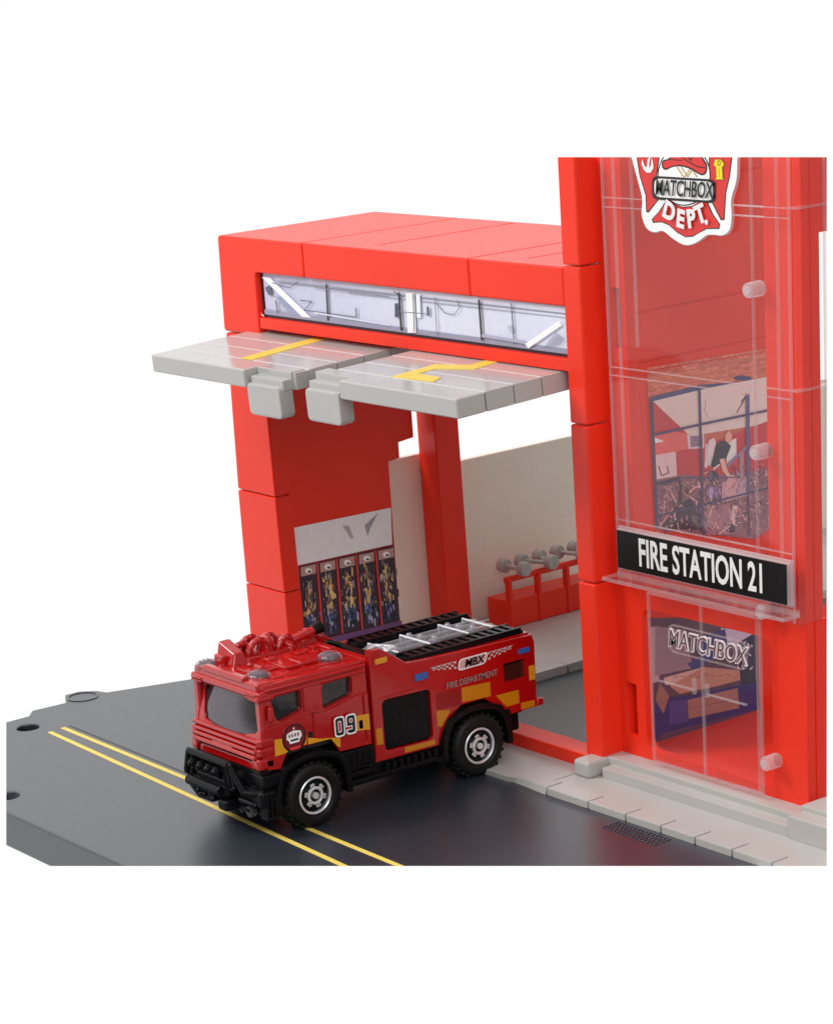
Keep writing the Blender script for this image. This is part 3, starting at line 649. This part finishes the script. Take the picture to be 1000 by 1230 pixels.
bm = bmesh.new(); gv = []
for i in range(17):
    row = []
    for j in range(9):
        u = -1+i/8; x = XC+u*(2.7/2-.2); z = 2.02+j*.125
        p = FR(x, z, .13-.13*(1-u*u)-.05*math.sin(j/8*math.pi)); row.append(bm.verts.new(p))
    gv.append(row)
for i in range(16):
    for j in range(8): bm.faces.new((gv[i][j], gv[i+1][j], gv[i+1][j+1], gv[i][j+1]))
r_ = bmesh.ops.solidify(bm, geom=bm.faces[:], thickness=.02)
obj('windshield', bm, SMOKE, tk, smooth=60)
for x in (XR-.19, XL+.17):
    bm = bmesh.new(); plate(bm, rect(-3.72, -1.5, 2.42, 3.08), [], 'X', x, x+.02, 0); obj('side_window', bm, SIDEGLASS, tk)
bm = bmesh.new()
plate(bm, [(p[0]*1.0, p[1]) for p in rnd([(XL+.27, 2.99), (XR-.23, 2.99), (XR-.19, 2.28), (XC+.2, 2.05), (XL+.38, 2.2)], .12)], [ws], 'Y', .03, .09, .005, FR)
obj('windshield_seal', bm, BLACK, tk)
INSERT = mat('violet_grey_insert', (.16, .11, .14), .25)
# roof gear: water monitor, brackets, lamps
bm = bmesh.new()
box(bm, -1.95, -.75, -3.5, -1.7, 3.32, 3.40, .04); box(bm, -1.75, -.45, -2.9, -1.35, 3.32, 3.44, .04)
box(bm, -2.1, -1.75, -3.65, -3.2, 3.3, 3.62, .05, 3)
hexa(bm, [Vector(p) for p in ((-2.15, -3.6, 3.3), (-1.45, -3.6, 3.3), (-1.45, -3.1, 3.3), (-2.15, -3.1, 3.3), (-2.1, -3.5, 3.88), (-1.55, -3.45, 3.66), (-1.55, -3.2, 3.66), (-2.1, -3.2, 3.88))], .05)
box(bm, -2.25, -1.5, -3.2, -2.0, 3.3, 3.5, .05, 3)
for cy_, rr_, cx_ in ((-2.75, .30, -1.65), (-2.75, .30, -2.0), (-2.3, .26, -1.95), (-2.05, .24, -1.6), (-3.05, .24, -1.9)):
    tube(bm, [(cx_, cy_+rr_*math.cos(t*math.pi/8), 3.46+rr_*1.15*math.sin(t*math.pi/8)) for t in range(9)], .075)
tube(bm, [(-2.2, -3.25, 3.6), (-2.1, -2.6, 3.66), (-2.0, -1.9, 3.6)], .07)
cyl(bm, (-1.75, -2.45, 3.35), (-1.75, -2.45, 3.7), .17, .13, bev=.03); ball(bm, (-1.75, -2.45, 3.68), .15)
box(bm, -2.1, -1.6, -1.95, -1.25, 3.3, 3.52, .05, 3); box(bm, -1.3, -1.0, -2.2, -1.9, 3.32, 3.5, .04)
cyl(bm, (-1.6, -1.9, 3.62), (-1.6, -1.32, 3.72), .1, bev=.03, seg=16); cyl(bm, (-1.6, -1.55, 3.68), (-1.6, -1.45, 3.7), .13, bev=.02, seg=16)
box(bm, -2.45, -2.2, -3.3, -1.3, 3.3, 3.42, .04); cyl(bm, (-1.2, -1.65, 3.4), (-1.2, -1.65, 3.52), .1, bev=.02)
for x, y, z, w, d, h in ((-2.3, -3.0, 3.3, .3, .35, .34), (-1.35, -2.9, 3.34, .22, .3, .16), (-1.1, -3.3, 3.34, .3, .12, .14), (-2.35, -2.3, 3.3, .22, .5, .24), (-1.3, -1.5, 3.3, .5, .2, .2), (-2.0, -1.45, 3.4, .25, .25, .22), (-.95, -2.5, 3.36, .5, .7, .1)):
    box(bm, x, x+w, y, y+d, z, z+h, .05, 3)
for q in range(7): ball(bm, (-2.05+random.uniform(-.2, .9), random.uniform(-3.3, -1.4), 3.42), .07)
obj('water_cannon', bm, TRUCKRED, tk)
bm = bmesh.new(); cyl(bm, (-1.6, -1.34, 3.72), (-1.6, -1.1, 3.76), .12, .14, bev=.03); obj('nozzle', bm, BLACK, tk)
for (x, y, z) in ((-.55, -3.52, 3.36), (-2.25, -3.72, 3.34), (-.42, -1.75, 3.40)):
    bm = bmesh.new(); ball(bm, (x, y, z), .30, (1.0, .95, .5), 24)
    lm = obj('roof_lamp', bm, LAMP, tk); lm['_loc'] = tk['_loc']
    bm = bmesh.new(); ball(bm, (x, y, z), .20, (1.0, .9, .42), 20)
    for k in range(3): box(bm, x-.17, x+.17, y-.12+k*.1, y-.08+k*.1, z+.0, z+.105, .01, 1)
    obj('lamp_insert', bm, INSERT, lm)
# rear body module
mp = [(-1.12, .97), (.62, .93), (.72, 1.2), (.98, 1.5), (1.3, 1.70), (1.95, 1.70), (2.22, 1.5), (2.46, 1.16), (3.46, 1.16), (3.50, 2.70), (3.42, 2.88), (.62, 2.97), (-.10, 3.02), (-.80, 3.50), (-1.10, 3.50)]
bm = bmesh.new()
for a, b_ in ((XR-.16, XR), (XL, XL+.16)): plate(bm, mp, [rnd([(-.84, 1.16), (.46, 1.13), (.47, 2.27), (-.84, 2.31)], .12), rect(2.58, 3.17, 1.94, 2.36)], 'X', a, b_, .035)
box(bm, XL+.05, XR-.05, 3.34, 3.5, 1.16, 2.85, .04)
box(bm, XL+.05, XR-.05, -1.12, -.9, .97, 3.3, .05); box(bm, XL+.1, XR-.1, -1.0, 3.4, 2.3, 2.55, 0)
for x0, x1 in ((XR-.3, XR-.08), (XL+.08, XL+.3)): box(bm, x0, x1, -.0, 3.42, 2.6, 2.93, .04)
box(bm, XR-.06, XR+.06, 3.42, 3.62, 1.18, 1.36, .05, 3); box(bm, XR-.1, XR-.02, -.25, .55, 2.36, 2.4, .01)
box(bm, XR-.01, XR+.02, -.95, .0, 2.36, 2.40, .01, 1)
obj('body', bm, TRUCKRED, tk)
for a, b_ in ((XR-.14, XR-.06), (XL+.06, XL+.14)):
    bm = bmesh.new(); plate(bm, rnd([(-.82, 1.18), (.44, 1.15), (.45, 2.25), (-.82, 2.29)], .1), [], 'X', a, b_, .01)
    obj('side_panel', bm, BLACK, tk)
AMB = mat('amber_dark_glass', (.06, .012, .008), .15)
for a in (XR-.15, XL+.1):
    bm = bmesh.new(); plate(bm, rect(2.56, 3.19, 1.92, 2.38), [], 'X', a, a+.05, 0); obj('rear_window', bm, AMB, tk)
# top: two ribbed black decks with hoses between
for x0, x1 in ((XR-.72, XR-.12), (XL+.10, XL+.62)):
    bm = bmesh.new(); box(bm, x0, x1, .1, 3.3, 2.8, 3.0, .04)
    for k in range(13): box(bm, x0+.05, x1-.05, .22+k*.235, .34+k*.235, 2.98, 3.05, .02)
    box(bm, x0+.02, x0+.1, .1, 3.25, 2.96, 3.06, .02); box(bm, x1-.1, x1-.02, .1, 3.25, 2.96, 3.06, .02)
    obj('ladder_deck', bm, BLACK, tk)
bm = bmesh.new(); box(bm, XL+.3, XR-.3, -.9, 3.3, 2.5, 2.72, .03); box(bm, XL+.2, XR-.2, -.95, -.1, 2.6, 3.05, .05); obj('bed', bm, BLACK, tk)
for x in (-1.0, -1.35, -1.62):
    bm = bmesh.new(); cyl(bm, (x, -.2, 2.92), (x, 3.2, 2.92), .085, seg=16, bev=.02)
    for k in range(3): cyl(bm, (x, .35+k*1.1+(x+1)*.4, 2.92), (x, .5+k*1.1+(x+1)*.4, 2.92), .13, seg=16, bev=.02); ball(bm, (x, .43+k*1.1+(x+1)*.4, 3.02), .07)
    obj('hose', bm, HOSE, tk)
for y in (.3, 1.2, 2.3, 3.0):
    bm = bmesh.new(); tube(bm, [(-1.85, y, 2.8), (-1.85, y, 3.0), (-.75, y, 3.0), (-.75, y, 2.8)], .03); obj('hose_clamp', bm, SILVER, tk)
bm = bmesh.new(); tube(bm, [(-1.1, -.3, 2.9), (-.9, .1, 3.05), (-1.2, .5, 3.0), (-1.5, .2, 3.04), (-1.3, -.2, 2.96)], .05)
obj('hose_fitting', bm, SILVER, tk)
bm = bmesh.new(); tube(bm, [(-2.2, -.9, 3.0), (-2.1, -.6, 3.2), (-1.9, -.35, 3.1), (-1.6, -.6, 3.2), (-1.2, -.5, 3.05)], .06); box(bm, -2.3, -1.2, -1.1, -.5, 2.7, 3.05, .05); obj('hose_coil', bm, BLACK, tk)
# lamps on the body side
ORG = mat('orange_print', (.72, .30, .02), .3, bump=0); BLU = mat('blue_lamp', (.03, .12, .42), .25, bump=0)
for y0, y1, z0, z1, m in ((-.96, -.64, 3.16, 3.28, ORG), (.07, .42, 2.54, 2.70, BLU), (3.0, 3.32, 2.50, 2.62, BLU)):
    bm = bmesh.new(); box(bm, XR-.02, XR+.035, y0, y1, z0, z1, .02); obj('marker_lamp', bm, m, tk)
bm = bmesh.new(); box(bm, XR-.02, XR+.03, 3.27, 3.44, 1.82, 2.16, .02); obj('marker_lamp', bm, ORG, tk)
# printed decals
I = []
YL, YD = (228, 158, 30), (205, 130, 14)
DX = XR+.004
def side(c, pts): I.append((c, [(DX, p[0], p[1]) for p in pts]))
side(YL, [(-3.72, 1.76), (-3.45, 1.77), (-3.25, 1.84), (-2.9, 1.84), (-2.88, 2.05), (-3.70, 2.13)])
side(YL, [(-2.86, 1.82), (-2.26, 1.80), (-2.10, 1.58), (-2.03, 1.56), (-2.02, 1.78), (-2.5, 1.86), (-2.86, 1.97)])
side(BK, [(-2.84, 1.96), (-2.72, 1.95), (-2.72, 2.08), (-2.84, 2.09)])
side(YL, [(-1.62, 1.82), (-1.22, 1.76), (-1.22, 2.12), (-1.60, 2.15)])
side(BK, [(-1.50, 1.84), (-1.40, 1.82), (-1.40, 2.02), (-1.50, 2.02)])
side(YD, [(-1.07, 1.36), (-.9, 1.34), (-.9, 1.72), (-1.07, 1.73)]); side(YD, [(-.34, 1.0), (.50, .99), (.50, 1.10), (-.34, 1.12)])
side(YD, [(.60, 1.40), (.70, 1.34), (.96, 1.62), (.98, 1.68), (.60, 1.74)]); side(YD, [(1.33, 1.77), (2.14, 1.72), (2.14, 2.06), (1.33, 2.10)])
side(YD, [(2.28, 1.70), (2.94, 1.68), (2.94, 1.37), (2.56, 1.37)]); side(YD, [(2.98, 1.20), (3.38, 1.19), (3.38, 1.34), (2.98, 1.36)])
side((150, 12, 14), [(.62, 1.76), (1.30, 1.72), (1.30, 2.1), (.62, 2.14)])
art_a = I; I = []
cc = [(-3.2+.31*math.cos(6.283*i/32), 2.05+.31*math.sin(6.283*i/32)) for i in range(32)]
side(BK, cc); side((120, 16, 24), [(-3.2+(p[0]+3.2)*.9, 2.05+(p[1]-2.05)*.9) for p in cc])
side(WH, [(-3.38, 2.17), (-3.33, 2.19), (-3.2, 2.22), (-3.07, 2.19), (-3.02, 2.17), (-3.0, 2.06), (-3.06, 2.0), (-3.08, 1.94), (-3.32, 1.94), (-3.34, 2.0), (-3.40, 2.06)])
for k in range(4): side((120, 16, 24), [(-3.34+k*.075, 2.08), (-3.30+k*.075, 2.08), (-3.30+k*.075, 2.15), (-3.34+k*.075, 2.15)])
side(BK, [(-3.3, 1.99), (-3.1, 1.99), (-3.1, 2.03), (-3.3, 2.03)]); side(WH, [(-3.23, 2.25), (-3.17, 2.25), (-3.2, 2.30)])
side((226, 60, 60), [(-3.36, 1.86), (-3.04, 1.86), (-3.08, 1.80), (-3.32, 1.80)])
art_b = I; I = []
# wings of the emblem: chequers fading outwards
for sgn, y0 in ((-1, 1.24), (1, 2.12)):
    for k in range(9):
        for j in range(3):
            if (k+j) % 2 == 0:
                a = y0+sgn*k*.075; zc = 2.66+.006*k+(.062*(1-j))*(1-k*.085); w = .06*sgn; h = .026*(1-k*.06)
                side((205, 200, 200), [(a, zc-h), (a+w, zc-h+.004), (a+w+.02*sgn, zc+h), (a+.02*sgn, zc+h)])
    side((200, 196, 196), [(y0, 2.70+.05), (y0+sgn*.72, 2.76), (y0+sgn*.72, 2.745), (y0, 2.735)])
g = rnd([(1.25, 2.51), (2.04, 2.51), (2.14, 2.77), (1.30, 2.77)], .1); side(WH, g)
side((226, 176, 176), rnd([(1.29, 2.54), (2.02, 2.54), (2.10, 2.74), (1.34, 2.74)], .08))

for c_, p_ in art_a: art('door_handle' if c_ == BK else 'red_patch' if c_[0] == 150 else 'reflective_stripe', tk, [(c_, p_)], (0, 0, 0))
art('round_emblem', tk, art_b, (.0012, 0, 0)); art('winged_emblem', tk, I, (.0006, 0, 0))
NX = XR+.06
I = []
def sn(c, pts): I.append((c, [(NX, -1.90+(p[0]), 2.03+p[1]-.03*(p[0]+.1)) for p in pts]))
for u0 in (-.29, .01):
    u1 = u0+.28
    sn(WH, rnd(rect(u0, u1, -.23, .23), .09)); sn(BK, rnd(rect(u0+.035, u1-.035, -.195, .195), .07))
    sn(WH, rnd(rect(u0+.095, u1-.095, -.13, .13), .03)) if u0 < 0 else sn(WH, rnd(rect(u0+.095, u1-.095, .03, .13), .03))
    sn((190, 20, 20), rnd(rect(u0+.112, u1-.112, -.11, .11), .02)) if u0 < 0 else sn((190, 20, 20), rnd(rect(u0+.112, u1-.112, .045, .115), .02))
    if u0 > 0: sn(WH, [(u0, -.12), (u0+.17, -.12), (u0+.17, -.03), (u0, -.03)]); sn((190, 20, 20), [(u0-.005, -.10), (u0+.15, -.10), (u0+.15, -.05), (u0-.005, -.05)])
art('number', tk, I, (.001, 0, 0))
bm = lettering('MBX', (NX-.005, 1.70, 2.64), (0, 1, 0), (0, 0, 1), .25, .004, .004, .25, 1.05); obj('lettering', bm, BLACK, tk)
bm = lettering('FIRE DEPARTMENT', (NX-.02, 1.62, 2.24), (0, 1, 0), (0, 0, 1), .20, .004, .002, 0, .86); obj('lettering', bm, mat('grey_lettering', (.30, .22, .21), .4, bump=0), tk)
# chassis, fenders, bumper
bm = bmesh.new()
box(bm, XL+.5, XR-.5, -3.9, 3.3, .55, 1.1, .06); box(bm, XL+.35, XR-.35, -3.7, 3.3, 1.0, 1.5, .04)
box(bm, XL+.08, XR-.08, -2.1, .7, .62, .98, .06); box(bm, XR-.35, XR+.02, -2.05, -1.15, 1.0, 1.42, .05); box(bm, XL-.02, XL+.35, -2.05, -1.15, 1.0, 1.42, .05)
box(bm, XR-.2, XR+.08, -1.9, .5, .60, .74, .04); box(bm, XR-.15, XR+.05, -1.9, -1.3, .8, .92, .03); box(bm, XL-.08, XL+.2, -1.9, .5, .60, .74, .04)
for k in range(5): box(bm, XR-.1, XR+.04, -1.95+k*.16, -1.87+k*.16, 1.02, 1.38, .02)
for k in range(8): box(bm, XR-.1, XR+.05, -.9+k*.19, -.8+k*.19, .72, .9, .02)
obj('chassis', bm, BLACK, tk)
def fender(cy, r, x0, x1, a0, a1, extra=0):
    bm = bmesh.new(); n = 14; ring = []
    for k in range(n+1):
        a = math.radians(a0+(a1-a0)*k/n); q = 1/max(abs(math.cos(a)), abs(math.sin(a)))**.35; ring.append((cy+r*q*math.cos(a), .66+r*q*math.sin(a)))
    inner = [(cy+(y-cy)*.86, .66+(z-.66)*.86) for y, z in ring][::-1]
    plate(bm, ring+inner, [], 'X', x0, x1, .03); return obj('mudguard', bm, BLACK, tk)
for cy_, in ((-2.85,), (1.62,)):
    fender(cy_, 1.0, XR-.45, XR+.12, -8, 188); fender(cy_, 1.0, XL-.12, XL+.45, -8, 188)
bm = bmesh.new(); box(bm, XR-.3, XR+.1, 2.42, 2.62, .95, 1.32, .05); obj('mudflap', bm, BLACK, tk)
bm = bmesh.new()
box(bm, XL+.05, XR-.05, -4.1, -3.75, 1.0, 1.5, .06); box(bm, XL-.02, XR+.06, -4.18, -3.62, .68, 1.06, .08, 3)
box(bm, XR-.5, XR+.08, -4.12, -3.6, 1.15, 1.42, .06); box(bm, XR-.35, XR+.03, -4.08, -3.75, .45, .72, .06); box(bm, XL+.1, XR-.3, -4.08, -3.8, .52, .75, .06)
for k in range(4): box(bm, XR-.18, XR+.1, -4.1+k*.11, -4.04+k*.11, .42, .98, .015)
obj('bumper', bm, BLACK, tk)
bm = bmesh.new()                                  # bull bar with winch
xa, xb = XL+.06, XC+.55
tube(bm, [(xa+.15, -4.1, .95), (xa, -4.34, 1.05), (xa+.12, -4.32, 1.52), (xb-.12, -4.32, 1.52), (xb, -4.34, 1.05), (xb-.1, -4.1, .85)], .085)
tube(bm, [(xb-.1, -4.32, 1.48), (xb+.35, -4.3, 1.0), (XR-.25, -4.2, .98), (XR-.05, -4.05, 1.0)], .075); tube(bm, [(xb+.1, -4.25, .78), (XR-.25, -4.18, .74)], .06)
tube(bm, [(xa+.3, -4.34, 1.5), (xa+.25, -4.36, 1.0)], .055); tube(bm, [(xb-.3, -4.34, 1.5), (xb-.2, -4.36, 1.0)], .055)
box(bm, xa+.05, xb-.05, -4.34, -4.1, .98, 1.14, .05); box(bm, xa+.15, xb-.15, -4.42, -4.1, .78, 1.05, .07, 3); cyl(bm, (xa+.2, -4.44, .92), (xb-.3, -4.44, .92), .12, bev=.03)
hexa(bm, [Vector(p) for p in ((xa+.5, -4.45, .56), (xa+1.1, -4.45, .56), (xa+1.1, -4.1, .56), (xa+.5, -4.1, .56), (xa+.2, -4.5, .84), (xa+1.3, -4.5, .84), (xa+1.3, -4.1, .84), (xa+.2, -4.1, .84))], .05)
for x in (xa+.35, xa+.68, xa+1.0, xa+1.3):
    cyl(bm, (x, -4.44, 1.30), (x, -4.2, 1.30), .12, bev=.02, seg=16); ball(bm, (x, -4.44, 1.30), .08)
for q in range(10): ball(bm, (xa+.25+random.random()*1.1, -4.5, .7+random.random()*.3), .055)
box(bm, xb-.45, xb-.1, -4.5, -4.1, .5, .74, .06, 3); box(bm, xb-.1, XR-.35, -4.22, -4.0, .5, .66, .04)
obj('bull_bar', bm, BLACK, tk)
bm = bmesh.new(); cyl(bm, (XR-.45, -4.22, .55), (XR-.45, -4.08, .55), .13, bev=.02); cyl(bm, (XR-.8, -4.2, .55), (XR-.8, -4.08, .55), .1, bev=.02); obj('fog_lamp', bm, LAMP, tk)
# wheels: one built, the others copied with their parts
def wheel(side_sign, cx, cy, cz=.70, R=.72, W=.62):
    e = sub_empty('wheel', tk, (cx, cy, cz)); s = side_sign
    bm = bmesh.new(); c = (cx, cy, cz)
    pr = [(.40, 0), (.46, .0), (.50, .035), (.60, .045), (.66, .02), (R-.02, -.03), (R, -.09), (R, -W+.08), (R-.05, -W), (.3, -W)]
    lathe(bm, [(r, x*s) for r, x in pr], c, 48)
    for k in range(26):
        a = 2*math.pi*k/26
        for q in (0, 1):
            M = Matrix.Translation(c) @ Matrix.Rotation(a+q*.12, 4, 'X')
            x0, x1 = (-.30, -.01) if q == 0 else (-W+.02, -.33)
            x0, x1 = (x0, x1) if s > 0 else (-x1, -x0)
            box(bm, x0, x1, -.035, .035, R-.03, R+.03, .012, 1, M)
    obj('tyre', bm, RUBBER, e)
    bm = bmesh.new(); lathe(bm, [(r, x*s) for r, x in [(.40, -.02), (.42, .015), (.395, .03), (.37, .015), (.37, -.06)]], c, 40)
    n = 6
    for k in range(n):
        a = 2*math.pi*k/n+.25; M = Matrix.Translation(c) @ Matrix.Rotation(a, 4, 'X')
        x0, x1 = sorted((-.02*s, .03*s)); box(bm, x0, x1, -.04, .04, .15, .25, .012, 2, M); box(bm, x0, x1, -.055, .055, .21, .275, .012, 2, M)
    lathe(bm, [(r, x*s) for r, x in [(.20, -.03), (.20, .03), (.17, .04), (.14, .03), (.14, -.03)]], c, 30)
    obj('rim', bm, SILVER, e)
    bm = bmesh.new(); lathe(bm, [(r, x*s) for r, x in [(.41, -.05), (.001, -.05)]], c, 30); obj('rim_backing', bm, BLACK, e)
    bm = bmesh.new(); cyl(bm, (cx-.05*s, cy, cz), (cx+.05*s, cy, cz), .075, bev=.015); obj('axle_end', bm, SILVER, e)
    return e
for s, cx in ((1, .27), (-1, -2.67)):
    w = wheel(s, cx, -2.87)
    r = w.copy(); C.objects.link(r); r.location = w.location+Vector((0, 4.5, 0))
    for ch in list(w.children):
        k = ch.copy(); C.objects.link(k); k.parent = r

# ================================================================== the shown piece ends here
planes = []
def side_plane(a, b_, inside):
    n = ray(*a).cross(ray(*b_)).normalized()
    if n.dot(ray(*inside)) < 0: n = -n
    planes.append(n)
side_plane((7.5, 100), (7.5, 1100), (500, 600)); side_plane((992.5, 100), (992.5, 1100), (500, 600))
side_plane((0, 188.5), (1000, 188.5), (500, 600)); side_plane((0, 1040.5), (1000, 1040.5), (500, 600))
bpy.context.view_layer.update()
for o in [o for o in S.objects if o.type == 'MESH']:
    mw = o.matrix_world; me = o.data; cut = False
    for n in planes:
        if any((mw @ v.co-CAM).dot(n) < -1e-4 for v in me.vertices):
            if not cut: bm = bmesh.new(); bm.from_mesh(me); cut = True
            co = mw.inverted() @ CAM; no = mw.to_3x3().inverted() @ n
            r = bmesh.ops.bisect_plane(bm, geom=bm.verts[:]+bm.edges[:]+bm.faces[:], dist=1e-5, plane_co=co, plane_no=no, clear_inner=True)
            ed = [e for e in r['geom_cut'] if isinstance(e, bmesh.types.BMEdge) and e.is_boundary]
            if ed and me.materials[0] not in (PRINT, CLEAR): 
                try: bmesh.ops.triangle_fill(bm, edges=ed, use_beauty=True, use_dissolve=False)
                except Exception as ex: print('fill', o.name, ex)
    if cut:
        if not bm.verts: print('EMPTY', o.name)
        bm.to_mesh(me); bm.free()
for o in list(S.objects):
    if '_loc' in o: del o['_loc']
    if o.type == 'MESH' and not o.data.vertices: bpy.data.objects.remove(o)

# ================================================================== light
W = bpy.data.worlds.new('World'); S.world = W; W.use_nodes = True
n = W.node_tree; bg = n.nodes['Background']
tc = n.nodes.new('ShaderNodeTexCoord')
def dotramp(v, a, b_, lo_, hi_):
    d = n.nodes.new('ShaderNodeVectorMath'); d.operation = 'DOT_PRODUCT'; n.links.new(tc.outputs['Generated'], d.inputs[0]); d.inputs[1].default_value = Vector(v).normalized()
    m = n.nodes.new('ShaderNodeMapRange'); m.interpolation_type = 'SMOOTHSTEP'; n.links.new(d.outputs['Value'], m.inputs[0])
    for i, q in enumerate((a, b_, lo_, hi_)): m.inputs[i+1].default_value = q
    return m
A_ = dotramp((-.93, .22, -.05), -.3, .5, .40, 1.03)    # white sweep behind and to the left
B_ = dotramp((-.35, -.45, .8), .3, .9, 0, .95)          # big overhead softbox, front left
mx = n.nodes.new('ShaderNodeMath'); mx.operation = 'MAXIMUM'; n.links.new(A_.outputs[0], mx.inputs[0]); n.links.new(B_.outputs[0], mx.inputs[1])
S1 = dotramp((-.25, -.35, .9), .965, .98, 0, 2.6); S2 = dotramp((.55, -.25, .8), .975, .988, 0, 2.0)  # small bright spots added to the world so edges catch highlights
ad = n.nodes.new('ShaderNodeMath'); n.links.new(mx.outputs[0], ad.inputs[0]); n.links.new(S1.outputs[0], ad.inputs[1])
ad2 = n.nodes.new('ShaderNodeMath'); n.links.new(ad.outputs[0], ad2.inputs[0]); n.links.new(S2.outputs[0], ad2.inputs[1])
S3 = dotramp((-.35, -.92, .12), .86, .96, 0, -.75)    # dark patch added to the world to grade the windshield reflection
ad3 = n.nodes.new('ShaderNodeMath'); n.links.new(ad2.outputs[0], ad3.inputs[0]); n.links.new(S3.outputs[0], ad3.inputs[1])
n.links.new(ad3.outputs[0], bg.inputs['Strength']); bg.inputs['Color'].default_value = (1, 1, 1, 1)
def area(loc, tgt, size, power, name):
    l = bpy.data.lights.new(name, 'AREA'); l.shape = 'SQUARE'; l.size = size; l.energy = power
    o = bpy.data.objects.new(name, l); C.objects.link(o); o.location = loc
    o.rotation_euler = (Vector(tgt)-Vector(loc)).to_track_quat('-Z', 'Y').to_euler(); return o
area((-30, -42, 52), (-2, 0, 3), 22, 27000, 'key_softbox')
area((52, -20, 30), (2, 3, 5), 26, 9000, 'added_fill')  # unseen fill added to brighten the inner tower wall and truck side

S.render.engine = 'CYCLES'
S.cycles.transparent_max_bounces = 24; S.cycles.max_bounces = 8
S.cycles.use_denoising = True
S.view_settings.view_transform = 'Standard'; S.view_settings.look = 'None'; S.view_settings.exposure = 0; S.view_settings.gamma = 1
S.view_settings.use_curve_mapping = False
